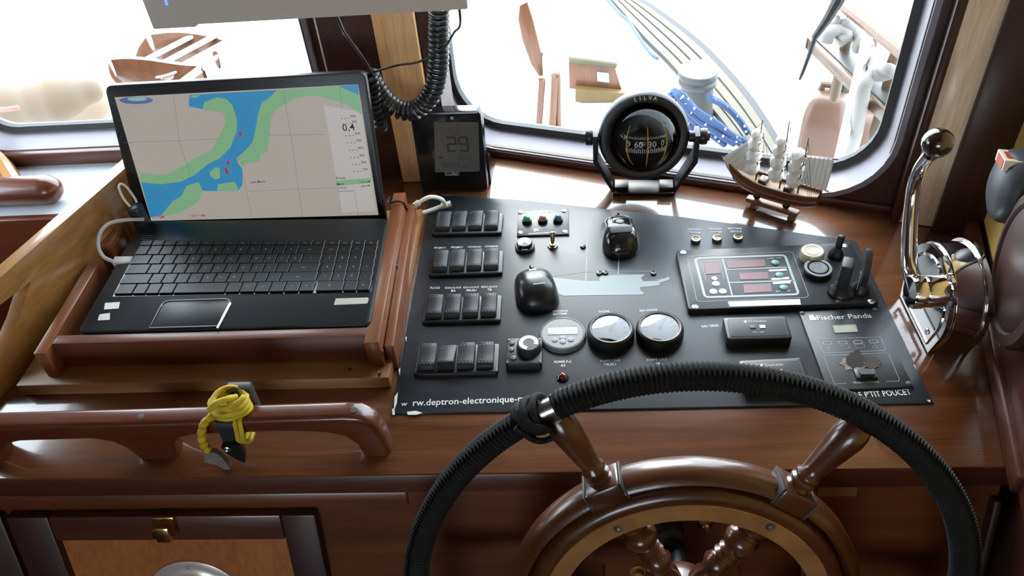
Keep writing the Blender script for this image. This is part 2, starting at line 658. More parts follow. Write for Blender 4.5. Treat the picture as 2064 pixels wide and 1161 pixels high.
# right side wall of yellow boards, left and rear walls
SX = lambda y: 0.485 + (y - 0.537) * 0.262        # the right side wall line
g = G()
a, b = Vector((SX(-0.2), -0.2, 0)), Vector((SX(1.05), 1.05, 0))
dirw = (b - a).normalized()
MS = frame(a, dirw, (dirw.y * -1, dirw.x, 0), (0, 0, 1))
Lw = (b - a).length
BW = 0.086
wr = None
g.box(-0.02, Lw, -0.05, -0.012, 0, Z_CEIL, M=MS)
g.box(0.0, Lw, -0.012, 0.0, 0, 1.028, M=MS)
wr = struct('wall_right', g, W_DARK)
k = 0
z = 1.03
pl = G()
pl.box(0, Lw, -0.012, 0.0, 0, BW - 0.002, 0.0015, M=MS, seg=1)
p0 = None
while z < Z_CEIL - BW:
    if p0 is None:
        p0 = pl.build('plank', W_YELLOW, wr, frame=MS)
        p0.matrix_local = MS @ Matrix.Translation((0, 0, z))
    else:
        copy_part(p0, wr, MS @ Matrix.Translation((0, 0, z)))
    z += BW
g = G()
wall_with_hole(g, Matrix.Translation((-1.235, 1.3, 0)) @ Matrix.Rotation(-PI / 2, 4, 'Z') @ Matrix.Scale(-1, 4, (0, 1, 0)), 0, 3.1, 0, Z_CEIL, 0.05, (0.075, 0.60, 1.08, 1.50), 0.07)
struct('wall_left', g, W_DARK)
g = G()
wall_with_hole(g, Matrix.Translation((-1.285, -1.75, 0)) @ Matrix.Scale(-1, 4, (0, 1, 0)), 0, 2.0, 0, Z_CEIL, 0.05, (0.35, 1.35, 1.15, 1.85), 0.05)
struct('wall_back', g, W_DARK)
g = G()
c, d = Vector((SX(-0.2), -0.2, 0)), Vector((0.62, -1.75, 0))
dd = (d - c).normalized()
g.box(0, (d - c).length, 0, 0.04, 0, Z_CEIL, M=frame(c, dd, (-dd.y, dd.x, 0), (0, 0, 1)))
struct('wall_right_rear', g, W_DARK)
g = G()
g.box(-1.70, 0.95, -1.85, 1.62, -0.05, 0.0)
struct('floor', g, W_FRONT)
g = G()
g.prism([(-1.75, -1.85), (1.0, -1.85), (0.80, 0.95), (0.62, 1.03), (-0.24, 1.33), (-1.75, 1.34)], Z_CEIL, Z_CEIL + 0.04)
struct('ceiling', g, wood('ceiling_boards', (0.10, 0.045, 0.018), (0.16, 0.075, 0.03), 'Y', 0.4, 0.2))

# the post between the windows and the pillar right of window 2: dark facings with a pale face
YP = 1.135
xl, xr = aty(757, 60, YP).x, aty(833, 60, YP).x
g = G()
xA = aty(645, 100, YP + 0.016).x
g.prism([(xA, LY + 0.02), (xA, YP + 0.02), (xA + 0.004, YP + 0.016), (xl - 0.003, YP + 0.016), (xl - 0.003, YP + 0.03), (xr + 0.005, YP + 0.03), (xr + 0.006, YP + 0.010), (xr + 0.024, YP + 0.014), (xr + 0.034, YP + 0.075), (-0.215, 1.26), (-0.24, LY + 0.05)], 1.0, Z_CEIL, 0.0)
post = struct('trim_1', g, W_DARK)
g = G()
g.box(xl - 0.004, xr + 0.004, YP, YP + 0.035, 1.0, Z_CEIL, 0.004)
g.build('pale_facing', W_POST, post)
g = G()
g.box(-0.118, -0.092, -0.010, 0.0, 1.0, Z_CEIL, 0.003, M=MR)
o = struct('trim_2', g, W_TRAYY)
g = G()
s0 = 0.672
g.box(0.664, s0 + 0.005, -0.030, 0.0, 1.0, Z_CEIL, 0.004, M=MR)
g.box(s0 + 0.048, 0.80, -0.036, 0.0, 1.0, Z_CEIL, 0.004, M=MR)
pil = struct('trim_3', g, W_DARK)
g = G()
g.box(s0, s0 + 0.052, -0.026, 0.0, 1.0, Z_CEIL, 0.003, M=MR)
g.build('pale_facing', W_PALE, pil)
# dark skirting under both window frames, modelled in place of the shadow gap
g = G()
g.box(-0.125, 0.70, -0.007, 0.0, 1.0, 1.012, 0.002, M=MR)
struct('trim_4', g, W_DARKX)
g = G()
g.box(-1.232, -0.42, -0.018, 0.0, 0.99, 1.019, 0.003, M=ML)
struct('trim_5', g, W_DARKX)
# corner trim down the right side wall
g = G()
for y0, y1 in ((0.50, 1.02),):
    p, q = Vector((SX(y0) - 0.004, y0, 0)), Vector((SX(y1) - 0.004, y1, 0))
    dd = (q - p).normalized()
    g.box(0, (q - p).length, 0, 0.016, ZC, ZC + 0.028, 0.004, M=frame(p, dd, (-dd.y, dd.x, 0), (0, 0, 1)))
p, q = Vector((SX(0.44) - 0.002, 0.44, 0)), Vector((SX(0.69) - 0.002, 0.69, 0))
dd = (q - p).normalized()
g.box(0, (q - p).length, -0.004, 0.010, ZC, ZC + 0.118, 0.004, M=frame(p, dd, (-dd.y, dd.x, 0), (0, 0, 1)))
struct('trim_6', g, W_DARKX)


def place(o, parent, Mw):
    """set the world placement of a part whose mesh is written in its own frame"""
    o.parent = parent
    o.matrix_local = WM[parent.name].inverted() @ Mw
    WM[o.name] = Mw
    return o


def local(g, name, material, parent, Mw, smooth=35):
    """a part with a mesh of its own frame, set at Mw"""
    o = g.build(name, material, None, smooth)
    return place(o, parent, Mw)


def again(o, parent, Mw):
    c = o.copy()
    COL.objects.link(c)
    return place(c, parent, Mw)


# ------------------------------------------------------------------ helm console
FA = R(17)
FN = Vector((0, -math.cos(FA), math.sin(FA)))
FD = Vector((0, -math.sin(FA), -math.cos(FA)))
FP = Vector((0, 0.537, 1.0))
MF = frame(FP, (1, 0, 0), -FD, FN)               # local: x right, y up the face, z out of the face


def fr(px, py, off=0.0):
    """point of the front face under a pixel: (x, distance down)"""
    q = onp(px, py, FP + FN * off, FN) - FP
    return q.x, q.dot(FD)


BX = lambda y: -0.7364 + (y - 0.753) * 0.2574      # foot of the left side board
con = thing('helm_console', 'varnished mahogany helm console with a sloping front below two windows', 'console', (-0.14, 0.45, 0.0))
g = G()
g.prism([(BX(0.537) - 0.02, 0.537), (SX(0.537), 0.537), (SX(0.985) - 0.002, 0.985), (0.415, 1.0385), (-0.24, 1.258), (-0.24, LY - 0.002), (BX(LY) - 0.02, LY - 0.002)], 0.972, ZC, 0.002)
g.build('countertop', W_TOP, con)
g = G()
g.box(-0.80, SX(0.5) - 0.004, -1.0, -0.026, -0.03, -0.008, M=MF)
g.build('front_board', W_FRONT, con)
g = G()
g.box(-0.80, SX(0.53), -0.0275, 0.0, -0.03, -0.0005, 0.003, M=MF)
g.build('front_lip', W_DARKX, con)
g = G()
g.box(-0.80, -0.20, -0.0505, -0.029, -0.02, -0.004, 0.003, M=MF)
g.build('top_rail', W_FRONT, con)
# cabinet door with frame, orange panel, latch and round vent
dx0, dx1, dt = -0.699, -0.3115, 0.0535
px0, px1, pt = -0.6445, -0.354, 0.091
door = G()
door.box(px0, px1, -0.44, -pt + 0.004, -0.012, -0.004, M=MF)
dr = door.build('door', W_PANEL, con)
dr['label'] = 'orange wood cabinet door panel in a dark frame'
for nm, a0, a1, b0, b1 in (('door_stile', dx0, px0, -0.46, -dt), ('door_stile', px1, dx1, -0.46, -dt), ('door_rail', px0, px1, -pt, -dt), ('door_rail', px0, px1, -0.46, -0.42)):
    g = G()
    g.box(a0, a1, b0, b1, -0.012, 0.006, 0.003, M=MF)
    g.build(nm, W_DARK if 'stile' in nm else W_DARKX, dr)
lx, ld = fr(331, 1060, 0.01)
g = G()
g.box(lx - 0.014, lx + 0.014, -ld - 0.013, -ld + 0.013, 0.006, 0.011, 0.0015, M=MF)
g.box(lx - 0.004, lx + 0.014, -ld - 0.012, -ld + 0.010, 0.011, 0.027, 0.0025, M=MF)
g.box(lx - 0.013, lx + 0.003, -ld - 0.013, -ld + 0.002, 0.011, 0.019, 0.002, M=MF)
g.build('latch', BRASS_BRIGHT, dr)
vx, vd, vr = -0.489, 0.195, 0.064
MV = MF @ Matrix.Translation((vx, -vd, -0.004))
g = G()
g.lathe([(vr, 0), (vr, 0.003), (vr - 0.006, 0.005), (vr - 0.012, 0.005), (vr - 0.018, 0.009), (vr - 0.024, 0.005), (vr - 0.026, 0.0)], 48, MV, cap=False)
for k in range(4):
    a = PI / 2 + k * PI / 2
    g.ball((math.cos(a) * (vr - 0.008), math.sin(a) * (vr - 0.008), 0.005), 0.003, sz=0.4, n=8, M=MV)
v = g.build('vent_ring', mat('pale_polished_metal', (0.70, 0.62, 0.56), 0.25, 0.45), dr)
g = G()
g.lathe([(0.0, 0.001), (vr - 0.026, 0.001)], 32, MV, cap=False)
g.build('vent_grille', DARKGREY, dr)
# the frame of the next door to the left and the corner post to the right
g = G()
g.box(-0.79, -0.706, -0.46, -dt, -0.012, 0.004, 0.004, M=MF)
g.build('left_stile', W_DARK, con)
g = G()
g.box(0.462, SX(0.5) - 0.004, -0.60, -0.045, -0.012, 0.004, 0.003, M=MF)
g.build('right_stile', W_DARK, con)
x0, d0 = fr(1654, 980)
x1, d1 = fr(1730, 1008)
g = G()
g.box(x0, x1, -d1, -d0, -0.010, -0.006, 0.001, M=MF)
q = g.build('reflection_patch', wood('reflection_patch', (0.240, 0.100, 0.050), (0.320, 0.150, 0.080), 'X', 0.45, 0.2), con)  # a reflection on the front, painted as a paler plate
q['label'] = 'small paler rectangle standing for a reflection on the console front'

# side board between console and the shelf on the left, with a long hand hole
A, B = Vector((BX(0.40), 0.40, 0)), Vector((BX(LY - 0.004), LY - 0.004, 0))
SD = (B - A).normalized()
SN = Vector((SD.y, -SD.x, 0))                       # towards the laptop
MB_ = frame(A, SD, (0, 0, 1), SN)                   # x along, y up, z to the laptop


def sb(px, py):
    q = onp(px, py, A, SN) - A
    return (q.dot(SD), q.z)


Lb = (B - A).length
e1 = [sb(62, 568), sb(52, 600), sb(38, 645), sb(18, 690), sb(0, 728)]
top = 1.135
hole_lo = max(ZC + 0.004, min(p[1] for p in e1) - 0.03)
poly = [(0, ZC), (Lb, ZC), (Lb, top), (0, top), (0, top - 0.030), (e1[0][0] - 0.06, top - 0.030)]
poly += [(e1[0][0], e1[0][1])] + e1[1:]
poly += [(e1[-1][0] - 0.03, max(ZC + 0.01, e1[-1][1] - 0.05)), (0, ZC + 0.02)]
g = G()
g.prism(poly, -0.021, 0.0, 0.001, M=MB_)
sbd = g.build('side_board', W_SIDE, None)
tag(sbd, 'golden varnished side board with a hand hole, left of the laptop tray', 'board')
# the shelf beyond the side board, with its rails and the dark well in front of it
sh = thing('chart_shelf', 'pale grey shelf with dark wooden rails under the left window', 'shelf', (-1.1, 1.15, 0.9))
ry = at(60, 425).y
g = G()
g.prism([(-1.232, ry), (BX(ry) - 0.024, ry), (BX(LY) - 0.026, LY - 0.004), (-1.232, LY - 0.004)], 0.955, 0.992, 0.002)
g.build('shelf_top', mat('sky_grey_laminate', (0.50, 0.54, 0.58), 0.22, var=0.05, vscale=5), sh)  # pale blue-grey puts the reflected sky into the shelf colour
e = at(132, 398, 1.0)
g = G()
zr = 0.992 + 0.0262
g.tube([(-1.225, e.y, zr), (e.x - 0.14, e.y, zr), (e.x - 0.03, e.y, zr)] + [(e.x - 0.03 + 0.032 * math.sin(a_), e.y, zr) for a_ in [R(15 * i) for i in range(1, 6)]], [0.026] * 3 + [0.026 * math.cos(R(15 * i)) for i in range(1, 6)], 16)
g.build('fiddle_rail', W_GRAB, sh)
p, q = at(8, 335, 1.0), at(38, 395, 1.0)
g = G()
g.tube(spline([(p.x - 0.02, p.y + 0.01, 1.01), (p.x + 0.02, p.y - 0.03, 1.012), (q.x, q.y, 1.012)], 6), 0.020, 10)
g.build('end_rail', W_SIDE, sh)
g = G()
g.box(-1.232, BX(ry) - 0.03, ry - 0.016, ry, 0.60, 0.992, 0.002)
g.build('shelf_front', W_GRAB, sh)
g = G()
g.prism([(-1.232, 0.42), (BX(0.42) - 0.024, 0.42), (BX(ry) - 0.026, ry - 0.02), (-1.232, ry - 0.02)], 0.66, 0.69)
lowtop = g.build('lower_shelf', W_DARKX, sh)

# ------------------------------------------------------------------ black instrument panel
pan = thing('instrument_panel', 'black sheet instrument panel with white lettering set on the console', 'panel', (0.1, 0.78, ZC))
g = G()
PC = [at(790, 836), at(1881, 815), at(1868, 790), at(1725, 489), at(1580, 468), at(1380, 441), at(1180, 420), at(1040, 405), at(905, 397), at(868, 400)]
g.prism([(p.x, p.y) for p in PC], ZC, ZP, 0.0006)
sheet = g.build('sheet', BLACK_PANEL, pan)
Z1 = ZP + 0.0003


def pt_(px, py, z=Z1):
    q = at(px, py, z)
    return (q.x, q.y)


def line_text(g, s, pl, pr, z=Z1, asp=1.0, align='C'):
    """lettering on a level face between two pixels of its baseline"""
    a, b = at(*pl, z), at(*pr, z)
    d = b - a
    ex = d.normalized()
    ey = Vector((-ex.y, ex.x, 0)) * asp
    g.text(s, frame((a + b) / 2, ex, ey, (0, 0, 1)), width=d.length)


for s, a, b in (
        ('w', (808, 818), (820, 818)), ('rw.deptron-electronique-marine.fr', (832, 818), (1119, 807)), ("LE P'TIT POUCET", (1727, 802), (1838, 795)),
        ('PROJECT.', (875, 501), (899, 501)), ('PROJECT.', (909, 500), (934, 500)), ('COURSIVE', (943, 499), (969, 499)), ('COURSIVE', (977, 498), (1003, 498)),
        ('PLAGE', (867, 582), (886, 582)), ('ESSUI-GLACE', (897, 582), (929, 581)), ('ESSUI-GLACE', (934, 581), (965, 580)), ('ESSUI-GLACE', (970, 580), (1002, 579)),
        ('BA', (909, 588), (918, 588)), ('MILIEU', (940, 587), (960, 587)), ('TR', (982, 586), (991, 586)),
        ('CONTROLE', (1114, 629), (1144, 628)), ('BATTERIE', (1115, 635), (1143, 634)), ('GAZOIL', (1207, 630), (1229, 629)), ('EAU DOUCE', (1290, 628), (1325, 626)),
        ('EAU GRISE', (1415, 660), (1449, 658)), ('POMPE P-C', (1117, 732), (1152, 731)), ('AV', (1130, 739), (1140, 739)),
        ('POMPE CALE', (1210, 730), (1250, 728)), ('MILIEU', (1218, 737), (1242, 736)), ('POMPE CALE', (1304, 728), (1345, 726)), ('AR', (1321, 735), (1331, 735)),
        ('BATTERIE', (1386, 464), (1413, 464)), ('MOTEUR', (1389, 470), (1412, 470)), ('NEGATIF', (1429, 463), (1454, 463)), ('COMMUN', (1431, 469), (1455, 469)),
        ('BATTERIE', (1468, 462), (1496, 462)), ('SERVICE', (1472, 468), (1495, 468))):
    g = G()
    line_text(g, s, a, b, asp={'r': 1.15, 'w': 1.0}.get(s[0], 1.45 if s[:2] == 'LE' else 1.25))
    g.build('lettering', PRINT, pan, 0)

# the boat outline printed in pale grey-blue
g = G()
g.poly([(*pt_(x, y), Z1) for x, y in ((1112, 559), (1130, 561), (1180, 566), (1208, 566), (1209, 556), (1245, 554), (1300, 553), (1292, 560), (1296, 567), (1326, 566), (1332, 560), (1350, 559), (1349, 564), (1330, 570), (1329, 575), (1312, 577), (1290, 579), (1291, 585), (1300, 592), (1290, 594), (1200, 595), (1135, 596), (1122, 590))])
for pts, w in ((((1110, 556), (1140, 553), (1176, 548), (1235, 546), (1322, 547)), 0.0009), (((1185, 450), (1181, 566)), 0.0016), (((1248, 500), (1246, 555)), 0.0016), (((1320, 565), (1348, 558)), 0.001)):
    g.strip([pt_(*p) for p in pts], w, Z1)
g.build('boat_outline', PALEBLUE, pan)
for x, y in ((1175, 498), (1208, 552), (1220, 551), (1317, 552)):
    p = at(x, y, ZP)
    g = G()
    g.lathe([(0.0045, 0), (0.0045, 0.0008), (0.0036, 0.0026), (0.0, 0.0032)], 12, T(p.x, p.y, ZP))
    g.build('pilot_light', BLACK_GLOSS, pan)
for pts in (((795, 800), (802, 790), (800, 812), (794, 828)), ((820, 830), (838, 828), (852, 832), (840, 836), (822, 836)), ((790, 825), (795, 822), (796, 836), (791, 836)), ((803, 745), (807, 740), (806, 757)), ((1868, 806), (1876, 806), (1874, 811)), ((1841, 735), (1844, 735), (1847, 745)), ((817, 680), (820, 678), (819, 690))):
    g = G()
    g.poly([(*pt_(*p), Z1) for p in pts])
    g.build('chipped_edge', CHIP, pan)

# ------------------------------------------------------------------ rocker switch banks
RW, RD = 0.0232, 0.040


def rocker_mesh(flip=False):
    """side profile swept across the width; the back end stands proud, or the front end when flipped"""
    prof = [(-0.0200, 0.002), (-0.0196, 0.0082), (-0.0180, 0.0100), (-0.0120, 0.0103), (-0.006, 0.0106), (0.0, 0.0113), (0.006, 0.0123), (0.012, 0.0133), (0.0165, 0.0136), (0.0185, 0.0122), (0.0195, 0.002)]
    if flip:
        prof = [(-0.0200, 0.002), (-0.0195, 0.0158), (-0.0175, 0.0166), (-0.012, 0.0150), (-0.006, 0.0128), (0.0, 0.0110), (0.006, 0.0098), (0.012, 0.0090), (0.018, 0.0082), (0.0196, 0.0070), (0.0200, 0.002)]
    n = len(prof)
    w = RW / 2 - 0.0008
    vs = []
    for x, k in ((-w, 0.92), (-w + 0.001, 1), (w - 0.001, 1), (w, 0.92)):
        vs += [(x, y * (0.985 if k < 1 else 1), z * k) for y, z in prof]
    fs = []
    for j in range(3):
        for i in range(n - 1):
            fs.append((j * n + i, (j + 1) * n + i, (j + 1) * n + i + 1, j * n + i + 1))
    fs.append(tuple(range(n)))
    fs.append(tuple(range(3 * n, 4 * n))[::-1])
    g = G()
    g.add(vs, fs)
    d = G()
    hz = lambda y: next(prof[i][1] + (prof[i + 1][1] - prof[i][1]) * (y - prof[i][0]) / (prof[i + 1][0] - prof[i][0]) for i in range(1, n - 2) if prof[i][0] <= y <= prof[i + 1][0])
    for ys in ((-0.0155, -0.0115), (0.0118, 0.0156)):
        for i, y in enumerate(ys):
            for k in range(4):
                d.ball(((k - 1.5) * 0.0044 + (0.001 if i else -0.001), y, hz(y)), 0.0009, sz=0.6, n=6)
    return g, d


BANKS = [((871, 478), (1013, 475), 'topmost bank of four black rocker switches, by the white cable'),
         ((863, 561), (1014, 556), 'bank of four black rocker switches labelled PROJECT. and COURSIVE'),
         ((849, 656), (1011, 652), 'bank of four black rocker switches labelled PLAGE and ESSUI-GLACE'),
         ((833, 761), (1006, 757), 'lowest bank of black rocker switches, its second rocker tipped forward')]
rk = {}
for bi, (pl_, pr_, lab) in enumerate(BANKS):
    a, b = at(*pl_, ZP), at(*pr_, ZP)
    cx, y0 = (a.x + b.x) / 2, (a.y + b.y) / 2
    half = 0.0545
    bank = thing('switch_bank', lab, 'switches', (cx, y0 + 0.025, ZP), 'banks of rocker switches')
    rz = math.atan2(b.y - a.y, b.x - a.x)
    MBk = T(cx, y0 + 0.0255, ZP, rz)
    g = G()
    g.prism(rrect(-half, half, -0.0255, 0.0265, 0.004), 0.0, 0.0062, 0.0022, M=MBk)
    g.build('switch_frame', BLACK, bank)
    for k in range(4):
        flip = (bi == 3 and k == 1)
        Mw = MBk @ Matrix.Translation(((k - 1.5) * 0.0252, 0.0012, 0.004))
        if flip not in rk:
            gg, dd_ = rocker_mesh(flip)
            r_ = local(gg, 'rocker', BLACK_SOFT, bank, Mw, 50)
            d_ = dd_.build('grip_dots', GREYDOT, None)
            d_.parent = r_
            d_['kind'] = 'stuff'
            rk[flip] = (r_, d_)
        else:
            r_ = again(rk[flip][0], bank, Mw)
            d_ = rk[flip][1].copy()
            COL.objects.link(d_)
            d_.parent = r_
            if 'kind' in rk[flip][1]:
                d_['kind'] = 'stuff'
        if flip:
            r_['label'] = 'rocker tipped towards the wheel'


def screw_head(g, x, y, z, r, rot=0.6, h=0.0012):
    g.lathe([(r, 0), (r, h * 0.5), (r * 0.75, h), (0, h * 1.05)], 14, T(x, y, z))


def slot(g, x, y, z, r, rot):
    M = T(x, y, z, rot)
    g.box(-r * 0.75, r * 0.75, -r * 0.12, r * 0.12, 0, 0.0003, M=M)


def screws(parent, pts, r, z, material=STEEL):
    for i, (px, py) in enumerate(pts):
        p = at(px, py, z)
        g = G()
        screw_head(g, p.x, p.y, z, r)
        s_ = g.build('screw', material, parent)
        g = G()
        slot(g, p.x, p.y, z + 0.0012, r, 0.5 + i * 1.1)
        g.build('slot', DARKGREY, s_)


# bilge alarm plate with three lamps
p0, p1 = at(1042, 478, ZP), at(1147, 474, ZP)
ytop = at(1044, 423, ZP + 0.002).y
al = thing('lamp_plate', 'small black plate with green, red and blue lamps and four screws', 'panel', ((p0.x + p1.x) / 2, (p0.y + ytop) / 2, ZP))
g = G()
g.box(p0.x, p1.x, (p0.y + p1.y) / 2, ytop - 0.003, ZP, ZP + 0.0025, 0.0004)
g.build('plate', BLACK, al)
za = ZP + 0.0028
screws(al, ((1049, 428), (1137, 425), (1048, 469), (1139, 467)), 0.0042, ZP + 0.0025, STEEL)
g = G()
line_text(g, 'AQUALARM 1', (1075, 430), (1114, 428), za, 1.2)
line_text(g, 'ALARM', (1085, 461), (1103, 460), za, 1.1)
g.poly([(*pt_(x, y, za), za) for x, y in ((1076, 461), (1083, 461), (1087, 465), (1079, 465), (1077, 468))])
g.strip([pt_(1066, 471, za), pt_(1120, 468, za)], 0.0012, za)
g.build('lettering', PRINT, al)
for x, y, c, nm in ((1062, 445, (0.02, 0.25, 0.12), 'green lamp'), (1094, 444, (0.30, 0.10, 0.09), 'red lamp'), (1125, 443, (0.02, 0.14, 0.20), 'blue lamp')):
    p = at(x, y + 3, ZP + 0.0025)
    M = T(p.x, p.y, ZP + 0.0025)
    g = G()
    g.lathe([(0.0078, 0), (0.0078, 0.004), (0.0068, 0.0052), (0.006, 0.0052)], 20, M)
    h = g.build('lamp', BLACK_GLOSS, al)
    h['label'] = nm
    g = G()
    g.lathe([(0.0062, 0.005), (0.0060, 0.007), (0.0045, 0.0100), (0.002, 0.0118), (0, 0.012)], 18, M)
    g.build('lens', mat(nm.replace(' ', '_'), c, 0.15, coat=1.0), h)

# round push switch
p = at(1058, 500, ZP)
M = T(p.x, p.y, ZP)
o = thing('push_switch', 'round black push switch with a small white mark, beside the toggle', 'switch', p)
g = G()
g.lathe([(0.0150, 0), (0.0150, 0.004), (0.0140, 0.0052), (0.0115, 0.0056), (0.0115, 0.003)], 32, M)
g.build('bezel', BLACK, o)
g = G()
g.lathe([(0.0118, 0.003), (0.0118, 0.0105), (0.0105, 0.0122), (0, 0.0128)], 32, M)
g.build('button', BLACK_GLOSS, o)
g = G()
g.box(-0.0045, 0.0045, -0.0132, -0.0118, 0.0054, 0.0075, 0.0004, M=M)
g.build('mark', PRINT, o)


def toggle(px, py, label, k=1.0, lean=(0.02, 0.35)):
    p = at(px, py, ZP)
    M = T(p.x, p.y, ZP) @ Matrix.Scale(k, 4)
    t = thing('toggle_switch', label, 'switch', p)
    g = G()
    g.lathe([(0.0078, 0), (0.0078, 0.0030), (0.0060, 0.0034), (0.0060, 0.0065), (0.0042, 0.007)], 6, M)
    g.build('nut', BRONZE, t, smooth=20)
    g = G()
    g.lathe([(0.0030, 0.004), (0.0032, 0.014), (0.0040, 0.0215), (0.0030, 0.0235), (0, 0.024)], 14, M @ Matrix.Rotation(-lean[1], 4, 'X') @ Matrix.Rotation(lean[0], 4, 'Y'))
    g.build('lever', BRONZE, t)
    return t


toggle(1114, 497, 'worn brass toggle switch under the lamp plate')
toggle(1231, 707, 'small brass toggle switch below the fuel gauge', 0.78, (0.0, 0.2))

# red pump lamp
p = at(1134, 762, ZP)
M = T(p.x, p.y, ZP)
o = thing('indicator_lamp', 'small red indicator lamp in a black ring below POMPE P-C', 'lamp', p)
g = G()
g.lathe([(0.0075, 0), (0.0075, 0.002), (0.0060, 0.0035), (0.0050, 0.0032)], 20, M)
g.build('ring', BLACK_GLOSS, o)
g = G()
g.lathe([(0.0050, 0.003), (0.0042, 0.006), (0.0022, 0.0075), (0, 0.008)], 18, M)
g.build('lens', mat('deep_red_lens', (0.16, 0.012, 0.012), 0.12, coat=1.0), o)

# three key terminals
for (x, y), lab in (((1402, 486), 'brass key switch labelled BATTERIE MOTEUR'), ((1445, 484), 'brass key switch labelled NEGATIF COMMUN'), ((1487, 482), 'brass key switch labelled BATTERIE SERVICE')):
    p = at(x, y, ZP)
    M = T(p.x, p.y, ZP)
    o = thing('key_switch', lab, 'switch', p, 'row of key switches')
    g = G()
    g.lathe([(0.0072, 0), (0.0072, 0.004), (0.0066, 0.0052), (0.0052, 0.0054), (0.0048, 0.004), (0.0, 0.004)], 24, M)
    g.build('barrel', BRONZE, o)
    g = G()
    g.box(-0.0026, 0.0026, -0.0006, 0.0006, 0.004, 0.0044, M=M @ Matrix.Rotation(-0.5, 4, 'Z'))
    g.box(-0.001, 0.001, -0.001, 0.001, 0.004, 0.0045, M=M)
    g.build('key_slot', BLACK, o)

# battery monitor and the two tank gauges
p = at(1134, 672, ZP + 0.006)
M = T(p.x, p.y, ZP)
o = thing('battery_monitor', 'round grey battery monitor with a small pale display and four buttons', 'gauge', (p.x, p.y, ZP))
g = G()
g.lathe([(0.0315, 0), (0.0315, 0.0035), (0.0300, 0.0068), (0.0280, 0.0076), (0.0272, 0.0066)], 48, M, cap=False)
g.build('bezel', GREY_RIM, o)
g = G()
g.lathe([(0.0274, 0.004), (0.0274, 0.0070), (0, 0.0070)], 48, M)
g.build('face', mat('monitor_face', (0.065, 0.070, 0.076), 0.3), o)
g = G()
g.box(-0.0195, 0.0195, -0.0035, 0.0095, 0.0070, 0.0076, 0.0003, M=M)
g.build('display', LCD_LIGHT, o)
for x, y in ((-0.0105, -0.013), (0.0, -0.0095), (0.0, -0.0165), (0.0105, -0.013)):
    g = G()
    g.lathe([(0.0042, 0.007), (0.0040, 0.0079), (0, 0.0083)], 16, M @ Matrix.Translation((x, y, 0)))
    g.build('button', GREY_RIM, o)
g = G()
g.text('victron energy', M @ Matrix.Translation((0.006, 0.0135, 0.0073)), width=0.024)
g.build('lettering', PRINT_DIM, o)
DIAL = mat('pale_gauge_dial', (0.62, 0.66, 0.69), 0.5)
for (x, y), lab in (((1231, 664), 'round tank gauge with black bezel under the word GAZOIL'), ((1330, 661), 'round tank gauge with black bezel under EAU DOUCE')):
    p = at(x, y, ZP + 0.016)
    M = T(p.x, p.y, ZP)
    o = thing('tank_gauge', lab, 'gauge', (p.x, p.y, ZP), 'tank gauges')
    g = G()
    g.lathe([(0.0300, 0), (0.0312, 0.004), (0.0312, 0.013), (0.0300, 0.0175), (0.0275, 0.0195), (0.0250, 0.0190), (0.0245, 0.015)], 48, M, cap=False)
    g.build('bezel', BLACK, o)
    g = G()
    g.lathe([(0.0248, 0.0158), (0, 0.0158)], 40, M, cap=False)
    g.build('dial', DIAL, o)
    g = G()
    for k in range(9):
        a = R(200 - k * 27.5)
        MM = M @ Matrix.Rotation(a, 4, 'Z') @ Matrix.Translation((0.019, 0, 0.0161))
        g.box(-0.003, 0.003, -0.0005, 0.0005, 0, 0.0003, M=MM)
    g.build('scale_marks', LCD_INK, o)
    g = G()
    MM = M @ Matrix.Rotation(R(60), 4, 'Z')
    g.prism([(-0.004, -0.0012), (0.018, -0.0004), (0.018, 0.0004), (-0.004, 0.0012)], 0.0164, 0.0170, M=MM)
    g.lathe([(0.003, 0.016), (0.003, 0.0178), (0, 0.018)], 14, M)
    g.build('needle', GREY_RIM, o)
    g = G()
    g.lathe([(0.0247, 0.0180), (0.020, 0.0187), (0.014, 0.0193), (0.007, 0.0196), (0, 0.0197)], 40, M, cap=False)
    g.build('glass', DOME, o)

# round-knob remote on its square base
a, b = at(1020, 748, ZP), at(1093, 743, ZP)
cx = (a.x + b.x) / 2
w = (b.x - a.x) / 2
yb = (a.y + b.y) / 2
M = T(cx, yb + 0.0235, ZP)
o = thing('control_knob', 'square black control with a round dial knob and small buttons', 'switch', (cx, yb + 0.0235, ZP))
g = G()
g.prism(rrect(-w, w, -0.0235, 0.0235, 0.003), 0, 0.011, 0.0015, M=M)
g.build('base', BLACK, o)
Mk = M @ Matrix.Translation((0.0065, 0.003, 0.011))
g = G()
g.lathe([(0.0165, 0), (0.0165, 0.003), (0.0155, 0.007), (0.0150, 0.0105), (0.0135, 0.0118), (0.0, 0.0118)], 36, Mk)
kb = g.build('knob', BLACK_SOFT, o)
g = G()
n = 22
ro, ri = 0.0125, 0.0072
vs = []
for i in range(n + 1):
    a_ = R(-20) + R(280) * i / n
    vs += [(ro * math.cos(a_), ro * math.sin(a_), 0.0121), (ri * math.cos(a_), ri * math.sin(a_), 0.0121)]
g.add(vs, [(2 * i, 2 * i + 2, 2 * i + 3, 2 * i + 1) for i in range(n)], Mk)
g.build('arc_mark', LCD_LIGHT, kb)
for x, y in ((-0.0165, 0.014), (-0.0165, 0.002), (-0.013, -0.013)):
    g = G()
    g.lathe([(0.0038, 0.011), (0.0035, 0.0125), (0, 0.013)], 14, M @ Matrix.Translation((x, y, 0)))
    g.build('button', DARKGREY, o)
g = G()
for x, y in ((-0.0205, 0.0195), (-0.0205, -0.0195), (0.0205, 0.0195), (0.0205, -0.019)):
    g.lathe([(0.0016, 0.011), (0.0012, 0.012), (0, 0.012)], 8, M @ Matrix.Translation((x, y, 0)))
g.build('base_screws', GREY_RIM, o)

